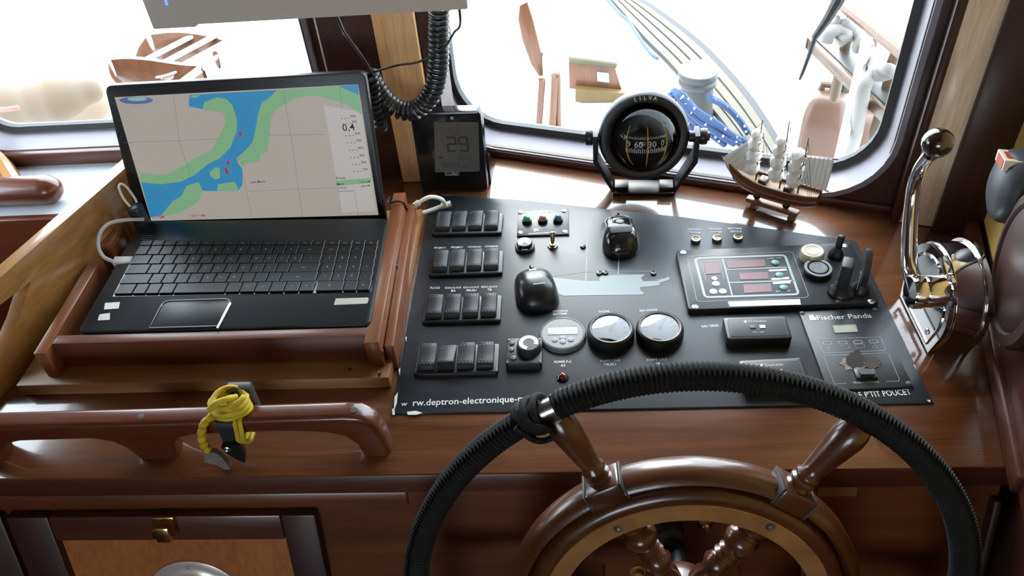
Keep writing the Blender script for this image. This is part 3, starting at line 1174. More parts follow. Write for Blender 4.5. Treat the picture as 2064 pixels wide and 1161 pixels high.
# ------------------------------------------------------------------ engine panel with displays
a, b, c_ = at(1387, 634, ZP), at(1771, 619, ZP), at(1366, 503, ZP + 0.009)
ez = ZP + 0.009
rz = math.atan2(b.y - a.y, b.x - a.x)
wE, hE = (b - a).length, (c_ - a).length * 0.985
o = ep_ = thing('engine_panel', 'wide dark engine panel with three red displays, knobs and buzzer', 'panel', ((a.x + b.x) / 2, (a.y + b.y) / 2 + hE / 2, ZP))
ME = T(a.x, a.y, ZP, rz)
g = G()
g.prism(rrect(0, wE, 0, hE, 0.005), 0, 0.009, 0.0012, M=ME)
g.build('plate', mat('engine_plate', (0.018, 0.020, 0.023), 0.34, bump=0.04, bscale=700, spec=0.42), o)
e1 = ez + 0.0003
e2 = ez + 0.0006
screws(o, ((1377, 509), (1401, 619), (1704, 496), (1755, 608)), 0.0045, ez)
g = G()
PB = lambda pts, z=e1: [pt_(x, y, z) for x, y in pts]
g.strip(rpoly(PB(((1385, 517), (1597, 507), (1631, 599), (1405, 608))), 0.006), 0.0006, e1, closed=True)
g.strip(rpoly(PB(((1401, 521), (1582, 514), (1610, 593), (1421, 599))), 0.006), 0.0034, e1, closed=True)
for q in (((1456, 520), (1476, 596)), ((1464, 543), (1586, 538.7)), ((1470, 569.5), (1600, 565.2))):
    g.strip(PB(q), 0.0020, e1)
g.strip(PB(((1414, 528), (1418, 545), (1423, 566))), 0.0005, e1)
g.strip(PB(((1414, 528), (1450, 526), (1456, 550), (1460, 564))), 0.0005, e1)
g.build('white_outline', mat('outline_print', (0.34, 0.40, 0.41), 0.45), o)
for q in (((1463, 526), (1541, 523), (1543, 537), (1467, 541)), ((1489, 551), (1547, 548), (1549, 562), (1492, 564)), ((1498, 574), (1553, 571.5), (1556, 588), (1500, 591))):
    g = G()
    g.prism(PB(q), ez, e2)
    g.build('display', RED_DISPLAY, o)
g = G()
g.prism(PB(((1419, 530), (1448, 528), (1453, 551), (1424, 553))), ez, e2)
g.build('warning_lights', RED_DISPLAY, o)
for x, y in ((1563, 528), (1571.5, 553), (1580, 578.5)):
    p = at(x, y, ez + 0.002)
    g = G()
    g.lathe([(0.0055, 0), (0.0055, 0.0016), (0.0040, 0.0026), (0, 0.0028)], 18, T(p.x, p.y, ez))
    g.build('push_button', TEALBTN, o)
for x, y, r in ((1440, 561, 0.0042), (1443, 571.6, 0.0055), (1438, 587.5, 0.0055), (1457, 587, 0.0055)):
    p = at(x, y, ez + 0.001)
    g = G()
    g.lathe([(r, 0), (r * 0.95, 0.0012), (r * 0.6, 0.0018), (0, 0.002)], 18, T(p.x, p.y, ez))
    b_ = g.build('white_button', PRINT, o)
for q in (((1549, 544), (1585, 542), (1586, 545.5), (1551, 547.5)), ((1554, 561), (1590, 558.5), (1591, 562.5), (1556, 565)), ((1557, 569), (1593, 566.5), (1594, 571), (1559, 573))):
    g = G()
    g.prism(PB(q), ez, e2)
    g.build('label_strip', PRINT, o)
g = G()
g.prism(PB(((1467, 608), (1612, 603), (1614, 614), (1471, 618))), ez, e2)
lb = g.build('label_strip', PRINT, o)
g = G()
for k in range(11):
    x = 1505 + k * 7.5
    g.strip(PB(((x, 609 - k * 0.25), (x + 1.2, 614.5 - k * 0.25)), e2), 0.0008, e2 + 0.0002)
g.build('faded_marks', mat('faded_pink', (0.60, 0.36, 0.34), 0.6), lb)
g = G()
line_text(g, 'ALARM', (1546, 522), (1560, 521), e2, 1.0)
line_text(g, 'TEMP', (1564, 521), (1576, 520), e2, 1.0)
line_text(g, 'RPM x 100', (1565, 589), (1594, 587.5), e2, 1.0)
line_text(g, 'BRIGHT', (1686, 609), (1712, 607), e2, 1.0)
g.build('lettering', PRINT_DIM, o)
p = at(1635, 520, ez)
M = T(p.x, p.y, ez)
rB = 23 * mpp(p)
g = G()
g.lathe([(rB, 0), (rB, 0.012), (rB - 0.001, 0.0138), (rB - 0.0024, 0.0144), (rB - 0.004, 0.0138), (rB * 0.66, 0.0138), (rB * 0.63, 0.0146), (rB * 0.60, 0.0138), (rB * 0.45, 0.0138), (rB * 0.42, 0.0134), (0, 0.0134)], 36, M)
g.build('starter_button', CREAM, o)
p = at(1647, 549, ez)
M = T(p.x, p.y, ez)
g = G()
rB = 28 * mpp(p)
g.lathe([(rB, 0), (rB, 0.007), (rB - 0.001, 0.0084), (rB - 0.005, 0.0086), (rB - 0.005, 0.006), (rB - 0.006, 0.0078), (rB - 0.007, 0.0092), (0, 0.0092)], 40, M)
bz = g.build('buzzer', BLACK, o)
g = G()
g.lathe([(rB - 0.0006, 0.0082), (rB - 0.001, 0.0090), (rB - 0.0042, 0.0092), (rB - 0.0048, 0.0086)], 40, M, cap=False)
g.build('buzzer_rim', GREY_RIM, bz)
g = G()
for r_ in (0.0025, 0.0048, 0.0070, 0.0092):
    for k in range(3):
        a0 = k * 2 * PI / 3 + r_ * 200
        g.lathe([(r_, 0.0093), (r_ + 0.0011, 0.0093)], 10, M, cap=False, a0=a0, a1=a0 + 1.7)
g.build('sound_slots', GREY_RIM, bz)


def knob(px, py, r, hh, rot, wing, lean=0.0, tall=True):
    p = at(px, py, ez)
    M = T(p.x, p.y, ez, rot)
    g = G()
    g.lathe([(r, 0), (r, 0.003), (r * 0.92, 0.006), (r * 0.70, 0.010), (r * 0.5, 0.014), (r * 0.45, 0.017), (0, 0.017)], 28, M)
    k_ = g.build('selector_knob', BLACK, ep_)
    g = G()
    g.box(-wing / 2, wing / 2, -r * 0.42, r * 0.42, 0.012, hh, 0.0030, M=M @ Matrix.Rotation(lean, 4, 'Y'))
    g.build('grip', BLACK_SOFT, k_)
    return k_


knob(1684, 516, 0.0105, 0.034, 0.9, 0.010, 0.18)
knob(1694, 589, 0.0180, 0.052, 1.2, 0.025, 0.04)
k3 = knob(1733, 586, 0.0125, 0.030, 1.45, 0.016, 0.0)
p = at(1733, 586, ez)
M = T(p.x, p.y, ez, 1.35)
g = G()
g.prism(rpoly([(-0.010, 0.020), (0.008, 0.022), (0.017, 0.040), (0.020, 0.058), (0.010, 0.064), (-0.004, 0.056), (-0.013, 0.036)], 0.005), -0.004, 0.004, 0.0012, M=M @ Matrix.Rotation(PI / 2, 4, 'X'))
g.build('key_head', BLACK_SOFT, k3)
g = G()
g.tube([M @ Vector((-0.012, 0.0068, 0.012)), M @ Vector((-0.011, 0.0068, 0.034))], 0.0005, 5)
g.build('pointer_line', PRINT, k3)

# ------------------------------------------------------------------ two tank level boxes
for (pl_, pr_, bk), lab in ((((1464, 703), (1594, 700), 637), 'black tank level box with two small lamps beside EAU GRISE'), (((1500, 801), (1632, 795), 722), 'black tank level box partly hidden behind the wheel rim')):
    a, b = at(*pl_, ZP), at(*pr_, ZP)
    rz = math.atan2(b.y - a.y, b.x - a.x)
    h = 0.017
    depth = at((pl_[0] + pr_[0]) / 2, bk, ZP + h).y - (a.y + b.y) / 2
    w = (b - a).length
    M = T(a.x, a.y, ZP, rz)
    o = thing('tank_level_box', lab, 'panel', (a + b) / 2 + Vector((0, depth / 2, 0)), 'tank level boxes')
    g = G()
    g.prism(rrect(0, w, 0, depth, 0.005), 0, h, 0.0025, M=M)
    g.build('case', BLACK, o)
    g = G()
    g.prism(rrect(0.005, w - 0.005, 0.0045, depth - 0.0045, 0.004), h, h + 0.0008, 0.0003, M=M)
    fc = g.build('face', BLACK_SOFT, o)
    g = G()
    g.strip(rrect(0.005, w - 0.005, 0.0045, depth - 0.0045, 0.004), 0.0006, None, True, M=M @ Matrix.Translation((0, 0, h + 0.0005)))
    g.build('face_groove', BLACK_GLOSS, fc)
    zt = h + 0.0011
    g = G()
    g.text('Dometic', M @ Matrix.Translation((w * 0.53, depth * 0.70, zt)), width=w * 0.28)
    g.box(w * 0.315, w * 0.36, depth * 0.69, depth * 0.79, zt - 0.0003, zt, M=M)
    g.text('FULL   HALF', M @ Matrix.Translation((w * 0.50, depth * 0.24, zt)), width=w * 0.18)
    g.build('lettering', PRINT_DIM, o)
    for x, m_ in ((0.43, DARKGREY), (0.58, PRINT)):
        g = G()
        g.box(w * (x - 0.045), w * (x + 0.045), depth * 0.42, depth * 0.56, h + 0.0006, h + 0.0018, 0.0004, M=M)
        q = g.build('lamp', m_, o)

# ------------------------------------------------------------------ generator panel
q4 = [at(1610, 629, ZP + 0.002), at(1764, 622, ZP + 0.002), at(1841, 780, ZP + 0.002), at(1668, 788, ZP + 0.002)]
o = gp = thing('generator_panel', 'black generator control plate with a small display and a burnt patch', 'panel', ((q4[0] + q4[2]) / 2).to_tuple()[:2] + (ZP,))
g = G()
g.prism([(p.x, p.y) for p in q4][::-1], ZP, ZP + 0.003, 0.0005)
g.build('plate', mat('generator_plate', (0.020, 0.022, 0.026), 0.40, bump=0.04, bscale=700), o)
gz = ZP + 0.003
g1 = gz + 0.0003
screws(o, ((1617, 631), (1763, 624), (1832, 773)), 0.0034, gz, DARKGREY)
g = G()
line_text(g, 'Fischer Panda', (1648, 645), (1758, 640), g1, 0.95)
g.poly([(*pt_(x, y, g1), g1) for x, y in ((1630, 634), (1634, 636), (1637, 633), (1640, 637), (1645, 641), (1646, 645), (1633, 645.5))])
g.build('lettering', PRINT, o)
g = G()
PG = lambda pts, z=g1: [pt_(x, y, z) for x, y in pts]
g.strip(rpoly(PG(((1647, 684), (1775, 679), (1786, 706), (1659, 712))), 0.004), 0.0005, g1, closed=True)
g.strip(PG(((1706, 773), (1682, 774), (1660, 718), (1664, 717), (1786, 711), (1791, 714), (1813, 765), (1811, 768), (1786, 769))), 0.0005, g1)
for x in (1667, 1698, 1729, 1760):
    y = 692 - (x - 1667) * 0.04
    g.strip(rpoly(PG(((x - 9, y - 3), (x + 8, y - 3.6), (x + 10, y + 2.4), (x - 7, y + 3))), 0.002), 0.0007, g1, closed=True)
g.strip(PG(((1669, 696), (1671, 703))), 0.0005, g1)
g.strip(PG(((1692, 697), (1712, 696), (1714, 701), (1697, 702)), g1), 0.0004, g1, closed=True)
g.strip(PG(((1724, 694), (1741, 693), (1743, 700), (1726, 701)), g1), 0.0004, g1, closed=True)
g.strip(PG(((1763, 694), (1770, 700), (1759, 701)), g1), 0.0005, g1, closed=True)
line_text(g, 'Made in Germany', (1721, 773), (1773, 771), g1, 1.0)
g.build('fine_print', PRINT_DIM, o)
g = G()
g.prism(PG(((1681, 658), (1723, 656), (1727, 668), (1684, 670))), gz, gz + 0.001)
g.build('display', LCD_OLIVE, o)
g = G()
g.strip(rpoly(PG(((1679, 657), (1724, 655), (1728, 669), (1683, 671))), 0.001), 0.001, gz + 0.0011, closed=True)
g.build('display_frame', PRINT_DIM, o)
random.seed(3)
for nm, pc, rr_, m_, yy in (('tape_residue', (1722, 733), (26, 15), mat('tan_tape_residue', (0.19, 0.15, 0.12), 0.7, var=0.5, vscale=150), 0.0004), ('burnt_patch', (1726, 726), (19, 17), mat('burnt_black', (0.018, 0.013, 0.010), 0.8, bump=0.6, bscale=400), 0.0007), ('burnt_patch', (1759, 733), (15, 11), mat('burnt_brown', (0.05, 0.036, 0.026), 0.8, bump=0.6, bscale=400), 0.0006)):
    g = G()
    pts = []
    for k in range(20):
        a_ = 2 * PI * k / 20
        j = 1 + random.uniform(-0.22, 0.22)
        pts.append((pc[0] + rr_[0] * j * math.cos(a_), pc[1] + rr_[1] * j * math.sin(a_)))
    g.prism(PG(pts)[::-1], gz, gz + 0.0004 + yy)
    g.build(nm, m_, o)
p = at(1744, 756, gz)
M = T(p.x, p.y, gz)
g = G()
g.box(-0.0125, 0.0125, -0.0075, 0.0085, 0, 0.003, 0.001, M=M)
g.build('switch_surround', BLACK, o)
g = G()
g.prism([(-0.0065, 0.003), (0.006, 0.003), (0.006, 0.0042), (0.0, 0.005), (-0.0062, 0.0085)], -0.008, 0.008, M=M @ Matrix.Rotation(PI / 2, 4, 'Z') @ Matrix.Rotation(PI / 2, 4, 'X'))
g.build('rocker', BLACK_SOFT, o)

# ------------------------------------------------------------------ computer mice
def mouse_crest(L, H, y):
    t = y / (L / 2)
    return H * (1 - 0.16 * max(0, -t - 0.1) ** 1.5 - 0.42 * max(0, t + 0.15) ** 1.6)


def mouse_top(L, H, y):
    s_ = min(1.0, abs(y) / (L / 2))
    return 0.001 + mouse_crest(L, H, y) * (1 - s_ ** 3.6) ** 0.5


def mouse_body(g, L, W, H, waist, nose, M):
    na, nr = 48, 14
    vs, fs = [(0, 0, mouse_top(L, H, 0))], []
    for r in range(1, nr + 1):
        s_ = math.sin(PI / 2 * r / nr) if r < nr else 1.0
        for i in range(na):
            a = 2 * PI * i / na
            sy = math.copysign(abs(math.sin(a)) ** 0.72, math.sin(a))
            sx = math.copysign(abs(math.cos(a)) ** 0.72, math.cos(a))
            wf = (1 - waist * math.exp(-((sy - 0.1) / 0.4) ** 2)) * (1 - nose * max(0, sy))
            x, y = W / 2 * sx * wf * s_, L / 2 * sy * s_
            vs.append((x, y, 0.001 + mouse_crest(L, H, y) * max(0.0, 1 - s_ ** 3.6) ** 0.5))
    for i in range(na):
        fs.append((0, 1 + i, 1 + (i + 1) % na))
    for r in range(nr - 1):
        for i in range(na):
            j = (i + 1) % na
            fs.append((1 + r * na + i, 1 + (r + 1) * na + i, 1 + (r + 1) * na + j, 1 + r * na + j))
    b_ = len(vs)
    vs += [(x * 0.97, y * 0.97, 0.0002) for x, y, z in vs[1 + (nr - 1) * na:]]
    for i in range(na):
        j = (i + 1) % na
        fs.append((1 + (nr - 1) * na + i, b_ + i, b_ + j, 1 + (nr - 1) * na + j))
    fs.append(tuple(b_ + i for i in range(na)))
    g.add(vs, fs, M)


def hugging(g, pts, w, L, H, M, lift=0.0004):
    g.strip([(x, y, mouse_top(L, H, y) + lift) for x, y in pts], w, None, M=M)


pm = at(1079, 578, ZP + 0.012)
L, W, H = 0.087, 0.063, 0.033
M = T(pm.x, pm.y, ZP, R(9))
o = thing('computer_mouse', 'matt black wireless mouse with chrome wheel beside the boat outline', 'mouse', (pm.x, pm.y, ZP), 'computer mice')
g = G()
mouse_body(g, L, W, H, 0.06, 0.10, M)
g.build('shell', mat('satin_black', (0.014, 0.014, 0.015), 0.28), o, 60)
g = G()
g.lathe([(0.0095, -0.003), (0.0105, -0.0015), (0.0105, 0.0015), (0.0095, 0.003)], 24, M @ Matrix.Translation((0, 0.031, mouse_top(L, H, 0.031) - 0.0065)) @ Matrix.Rotation(PI / 2, 4, 'Y'))
g.build('scroll_wheel', BLACK_GLOSS, o)
g = G()
for sx in (-0.0055, 0.0055):
    hugging(g, [(sx, 0.022 + 0.0012 * k) for k in range(12)], 0.002, L, H, M)
hugging(g, [(-0.005 + 0.0025 * k, 0.0215) for k in range(5)], 0.0012, L, H, M)
g.build('chrome_trim', CHROME, o)
g = G()
hugging(g, [(0, 0.004 + 0.0022 * k) for k in range(9)], 0.0007, L, H, M)
g.build('button_gap', BLACK_GLOSS, o)
g = G()
g.text('mouse', M @ Matrix.Translation((0.004, -0.020, mouse_top(L, H, -0.014) + 0.0006)) @ Matrix.Rotation(0.0, 4, 'X'), width=0.016)
g.build('lettering', PRINT_DIM, o)

pm = at(1249, 471, ZP + 0.012)
L, W, H = 0.092, 0.060, 0.035
M = T(pm.x, pm.y, ZP, R(2))
o = thing('computer_mouse', 'glossy black mouse with a round silver logo, in front of the compass', 'mouse', (pm.x, pm.y, ZP), 'computer mice')
g = G()
mouse_body(g, L, W, H, 0.13, 0.0, M)
g.build('shell', mat('gloss_black_shell', (0.012, 0.012, 0.013), 0.14, coat=0.6), o, 60)
for sx in (-1, 1):
    g = G()
    hugging(g, [(sx * (0.006 + 0.0010 * k), 0.036 - 0.0018 * k - 0.00010 * k * k) for k in range(10)], 0.0022, L, H, M, 0.0004)
    g.build('silver_trim', mat('silver_plastic', (0.55, 0.57, 0.58), 0.25, 0.8), o)
g = G()
g.lathe([(0.0095, -0.003), (0.0105, -0.0015), (0.0105, 0.0015), (0.0095, 0.003)], 24, M @ Matrix.Translation((0, 0.034, mouse_top(L, H, 0.034) - 0.0065)) @ Matrix.Rotation(PI / 2, 4, 'Y'))
g.build('scroll_wheel', BLACK_GLOSS, o)
y = 0.000
dz = (mouse_top(L, H, y + 0.003) - mouse_top(L, H, y - 0.003)) / 0.006
Mh = M @ Matrix.Translation((0, y, mouse_top(L, H, y))) @ Matrix.Rotation(math.atan(dz), 4, 'X')
g = G()
g.lathe([(0.0062, -0.0005), (0.0062, 0.0008), (0.0054, 0.0012), (0, 0.0012)], 24, Mh)
lg = g.build('logo_disc', GREY_RIM, o)
g = G()
g.text('hp', Mh @ Matrix.Translation((0, -0.0022, 0.0014)), width=0.0070)
g.build('lettering', PRINT, lg)
g = G()
g.prism(rrect(-0.016, 0.016, -0.0055, 0.0055, 0.003), -0.001, 0.0006, 0.0003, M=M @ Matrix.Translation((0, -0.019, mouse_top(L, H, -0.019))) @ Matrix.Rotation(math.atan((mouse_top(L, H, -0.016) - mouse_top(L, H, -0.022)) / 0.006), 4, 'X'))
g.build('grey_patch', mat('charcoal_patch', (0.040, 0.040, 0.042), 0.55), o)

# ------------------------------------------------------------------ laptop tray
o = tray = thing('laptop_tray', 'reddish wooden tray on a tan board that holds the laptop', 'tray', (-0.48, 0.84, ZC))
g = G()
g.box(-0.730, -0.234, 0.669, 1.03, ZC + 0.0002, 1.020, 0.002)
g.build('base_board', W_BASE, o)
g = G()
g.box(-0.6735, -0.2585, 0.699, 0.715, 1.0205, 1.0655, 0.0015)
g.build('front_rail', W_TRAY, o)


def rail(name, x0, y0, x1, y1, w, z0, z1, m_):
    p, q = Vector((x0, y0, 0)), Vector((x1, y1, 0))
    d = (q - p).normalized()
    g = G()
    g.box(0, (q - p).length, -w / 2, w / 2, z0, z1, 0.0015, M=frame(p, d, (-d.y, d.x, 0), (0, 0, 1)))
    return g.build(name, m_, o)


rail('side_rail', -0.6815, 0.682, -0.6905, 0.874, 0.017, 1.0205, 1.0655, W_TRAYY)
rr_ = rail('side_rail', -0.2505, 0.687, -0.261, 1.012, 0.019, 1.0205, 1.0655, W_TRAYY)
rail('side_cleat', -0.234, 0.70, -0.246, 1.010, 0.012, 1.001, 1.045, W_TRAYY)
rail('side_block', -0.688, 0.902, -0.691, 0.950, 0.020, 1.0205, 1.070, W_TRAYY)
rail('side_block', -0.680, 0.962, -0.682, 1.016, 0.020, 1.0205, 1.084, W_TRAYY)
g = G()
for x, y in ((793, 505), (766, 690), (760, 740)):
    p = onp(x, y, (-0.236, 0.7, 1), Vector((1, 0.035, 0)))
    g.ball((p.x, p.y, max(1.012, min(1.06, p.z))), 0.004, sx=0.4, n=8)
g.build('plug', W_DARK, o)
g = G()
for x, y in ((705, 744), (768, 735), (765, 754)):
    p = at(x, y, 1.0202)
    g.lathe([(0.0024, 0), (0, 0.0002)], 10, T(p.x, p.y, 1.0202), cap=False)
g.build('screw_holes', W_DARK, o)

# ------------------------------------------------------------------ laptop
ZK = 1.068
fl, frr, br, bl = at(153, 674, ZK), at(744, 661, ZK), at(776, 463, ZK), at(262, 478, ZK)
lap = thing('laptop', 'open black laptop showing a sea chart, seated in the wooden tray', 'laptop', ((fl.x + frr.x) / 2, 0.84, 1.0205))
g = G()
pl2 = rpoly([(fl.x, fl.y + 0.004), (frr.x, frr.y + 0.006), (br.x, br.y + 0.028), (bl.x, bl.y + 0.040)], 0.010, 5)
g.prism(pl2, 1.036, ZK, 0.002)
g.build('base', BLACK_LAP, lap)
g = G()
for x, y in ((fl.x + 0.03, fl.y + 0.03), (frr.x - 0.03, frr.y + 0.03), (br.x - 0.03, br.y - 0.01), (bl.x + 0.03, bl.y - 0.01)):
    g.lathe([(0.008, 1.0205), (0.009, 1.037)], 12, T(x, y, 0))
g.build('rubber_feet', RUBBER, lap)
K00, K10, K11, K01 = at(231, 596, ZK), at(747, 587, ZK), at(764, 487, ZK), at(287, 487, ZK)


def kq(u, v):
    return (K00 * (1 - u) + K10 * u) * (1 - v) + (K01 * (1 - u) + K11 * u) * v


g = G()
e_ = 0.006
g.prism([tuple(kq(-e_, -0.02))[:2], tuple(kq(1 + e_, -0.02))[:2], tuple(kq(1 + e_, 1.02))[:2], tuple(kq(-e_, 1.02))[:2]], ZK - 0.001, ZK + 0.0004)
kbd = g.build('keyboard', BLACK_GLOSS, lap)
kw, kh = (K10 - K00).length / 19.15, (K01 - K00).length / 5.6
ROWS = [
    (0, 1, ['Ctrl:1.4', 'Fn:1', 'W:1', 'Alt:1.1', ' :3.9', 'Alt:1.1', 'M:1.1', 'Ctrl:1.1', '<:1.1', 'v:1.1', '>:1.1']),
    (1, 1, ['Shift:2.25'] + [c + ':1' for c in 'ZXCVBNM,./'] + ['Shift:2.75']),
    (2, 1, ['Caps:1.75'] + [c + ':1' for c in "ASDFGHJKL;'"] + ['Enter:2.25']),
    (3, 1, ['Tab:1.5'] + [c + ':1' for c in 'QWERTYUIOP[]'] + ['\\:1.5']),
    (4, 1, [c + ':1' for c in '`1234567890-='] + ['Bksp:2']),
    (5, 0.6, ['Esc:1'] + ['F%d:1' % i for i in range(1, 13)] + ['Ins:1', 'Del:1'])]
PAD = [['0:2', '.:1', 'Ent:1'], ['1:1', '2:1', '3:1', '\u00b7:1'], ['4:1', '5:1', '6:1', '+:1'], ['7:1', '8:1', '9:1', '\u2212:1'], ['Num:1', '/:1', '*:1', '-:1'], ['Home:1', 'PgUp:1', 'PgDn:1', 'End:1']]
kyaw = math.atan2((K10 - K00).y, (K10 - K00).x)
keymesh = {}
leg = G()
for r, hh, ks in ROWS:
    runs = [(0.0, ks), (15.15, PAD[r])]
    for u0, keys in runs:
        u = u0
        for k in keys:
            ch, w = k.rsplit(':', 1)
            w = float(w)
            vc = (r + hh / 2) / 5.6
            c = kq((u + w / 2) / 19.15, vc)
            Mw = Matrix.Translation((c.x, c.y, ZK + 0.0004)) @ Matrix.Rotation(kyaw, 4, 'Z')
            key = (w, hh)
            if key not in keymesh:
                g = G()
                g.box(-w * kw / 2 + 0.0007, w * kw / 2 - 0.0007, -hh * kh / 2 + 0.0007, hh * kh / 2 - 0.0007, 0, 0.0026, 0.0007, seg=1)
                keymesh[key] = local(g, 'key', KEYCAP, kbd, Mw)
            else:
                again(keymesh[key], kbd, Mw)
            if ch.strip():
                leg.text(ch, Mw @ Matrix.Translation((-0.001, -0.001 if hh > 0.8 else -0.0015, 0.00285)), size=0.0048 if len(ch) == 1 else 0.0028)
            u += w
leg.build('key_legends', PRINT_DIM, lap, 0)
# touchpad, stickers, speaker grille
tp = [at(300, 668, ZK), at(440, 664, ZK), at(468, 603, ZK), at(330, 607, ZK)]
g = G()
ox = [(tp[0].x - 0.001, fl.y + 0.0075), (tp[1].x - 0.001, frr.y + 0.0100)] + rpoly([(tp[1].x, tp[1].y), (tp[2].x, tp[2].y), (tp[3].x, tp[3].y), (tp[0].x, tp[0].y)], 0.012, 6)[7:21]
g.prism(ox, ZK - 0.001, ZK + 0.0005, 0.0003)
t_ = g.build('touchpad', mat('touchpad_black', (0.010, 0.0115, 0.0135), 0.34, spec=0.35), lap)
g = G()
g.tube([(x, y, ZK + 0.0003) for x, y in ox], 0.0012, 6, closed=True)
g.build('touchpad_rim', BLACK_GLOSS, t_)
g = G()
g.tube([at(438, 662, ZK + 0.0006), at(452, 634, ZK + 0.0006), at(464, 611, ZK + 0.0006)], 0.0014, 6)
g.build('chrome_edge', CHROME, t_)
g = G()
a, b = at(305, 660, ZK + .0008), at(441, 656, ZK + .0008)
g.strip([a, b], 0.0008)
g.build('button_gap', BLACK_GLOSS, t_)
for q, m_, nm, lb in ((((212, 611), (242, 609), (239, 622), (210, 624)), PRINT, 'sticker', 'white sticker'), (((201, 634), (222, 631), (221, 645), (197, 646)), mat('silver_sticker', (0.45, 0.45, 0.45), 0.4, 0.4), 'sticker', 'silver sticker'), (((677, 602), (742, 600), (743, 605), (740, 612), (673, 615)), LABELTAN, 'sticker', 'beige label')):
    g = G()
    g.prism([pt_(x, y, ZK) for x, y in q], ZK, ZK + 0.0004)
    s_ = g.build(nm, m_, lap)
    s_['label'] = lb
g = G()
for i in range(9):
    for j in range(4):
        p = at(287 + i * 2.4 - j * 1.5, 475 + j * 4, ZK)
        g.box(p.x - 0.0006, p.x + 0.0006, p.y - 0.0006, p.y + 0.0006, ZK, ZK + 0.0003)
g.build('speaker_grille', GREYDOT, lap)
# lid
LT, LYW = R(10.98), R(0.832)
LNn = Vector((math.sin(LYW) * math.cos(LT), -math.cos(LYW) * math.cos(LT), math.sin(LT)))
LP0 = Vector((-0.45, 0.9855, 1.075))
LX = Vector((math.cos(LYW), math.sin(LYW), 0))
LYv = LNn.cross(LX)
MLd = frame(LP0, LX, LYv, LNn)


def ld(px, py):
    q = MLd.inverted() @ onp(px, py, LP0, LNn)
    return (q.x, q.y)


g = G()
lidp = rpoly([ld(284, 476), ld(781, 463), ld(736, 144), ld(209, 173)], 0.012, 5)
g.prism(lidp, -0.011, 0.0, 0.002, M=MLd)
lid = g.build('lid', BLACK, lap)
g = G()
sc4 = [ld(305, 445), ld(763, 433), ld(722, 170), ld(231, 196)]
g.prism(sc4, 0.0, 0.0004, M=MLd)
scr = g.build('screen', emit('screen_grey', srgb(186, 178, 170), 0.72), lap)
scr['label'] = 'lit screen with a pale sea chart'


def chart(name, col, polys, z, st=0.74):
    g = G()
    for P in polys:
        vs = [Vector((*ld(*p), z)) for p in P]
        g.add(vs, [tuple(t) for t in tessellate_polygon([[Vector((v.x, v.y, 0)) for v in vs]])], MLd)
    return g.build(name, emit(name, col, st), scr, 0)


chart('chart_panel', srgb(196, 192, 190), [[(653, 212), (729, 226), (757, 425), (690, 428)]], 0.0005)
blue = [(382, 191), (381, 214), (409, 220), (412, 206), (437, 196), (456, 199), (469, 212), (478, 242), (477, 264), (465, 297), (443, 319), (420, 330), (393, 352), (365, 366), (324, 371), (285, 367), (303, 438), (325, 434), (349, 405), (365, 396), (376, 374), (401, 367), (407, 384), (437, 385), (481, 383), (489, 372), (489, 341), (478, 325), (495, 303), (509, 286), (514, 267), (520, 231), (528, 206), (542, 198), (559, 181)]
chart('chart_water', srgb(58, 146, 196), [blue, [(683, 173), (722, 170), (724, 191), (699, 181)]], 0.0006)
green = [
    [(409, 220), (412, 206), (437, 196), (456, 199), (469, 212), (478, 242), (477, 264), (465, 297), (443, 319), (420, 330), (393, 352), (365, 366), (324, 371), (285, 367), (280, 346), (310, 352), (335, 352), (376, 330), (398, 316), (426, 303), (443, 272), (454, 250), (452, 228), (432, 224)],
    [(387, 192), (404, 191), (398, 196), (383, 196)],
    [(423, 347), (434, 337), (443, 338), (444, 358), (434, 362), (425, 355)],
    [(440, 371), (473, 366), (481, 380), (476, 385), (438, 384)],
    [(325, 434), (349, 405), (365, 396), (376, 374), (401, 367), (408, 383), (400, 407), (365, 428), (332, 435)],
    [(559, 181), (683, 173), (699, 181), (724, 191), (729, 231), (705, 214), (674, 202), (633, 192), (594, 198), (561, 217), (547, 236), (543, 278), (539, 305), (525, 311), (523, 325), (498, 329), (490, 336), (476, 319), (495, 303), (509, 286), (514, 267), (520, 231), (528, 206), (542, 198)],
    [(676, 364), (747, 358), (748, 368), (678, 375)]]
chart('chart_shallows', srgb(134, 184, 140), green, 0.0007)
el = [(275 + 34 * math.cos(a * PI / 10), 202 + 7.5 * math.sin(a * PI / 10)) for a in range(20)]
chart('chart_logo', srgb(88, 116, 168), [el], 0.0008)
el = [(277 + 20 * math.cos(a * PI / 10), 199 + 4.5 * math.sin(a * PI / 10)) for a in range(20)]
chart('logo_centre', srgb(150, 186, 196), [el], 0.0009)
chart('boat_marks', srgb(196, 40, 44), [[(452, 337), (456, 338), (463, 351), (456, 349)], [(481, 267), (487, 266), (488, 272), (482, 273)], [(457, 325), (463, 324), (463, 330), (457, 330)]], 0.0009)


def ldm(px, py, qx, qy):
    a, b = Vector((*ld(px, py), 0.0010)), Vector((*ld(qx, qy), 0.0010))
    d = b - a
    ex = d.normalized()
    return MLd @ frame((a + b) / 2, ex, (-ex.y, ex.x, 0), (0, 0, 1)), d.length


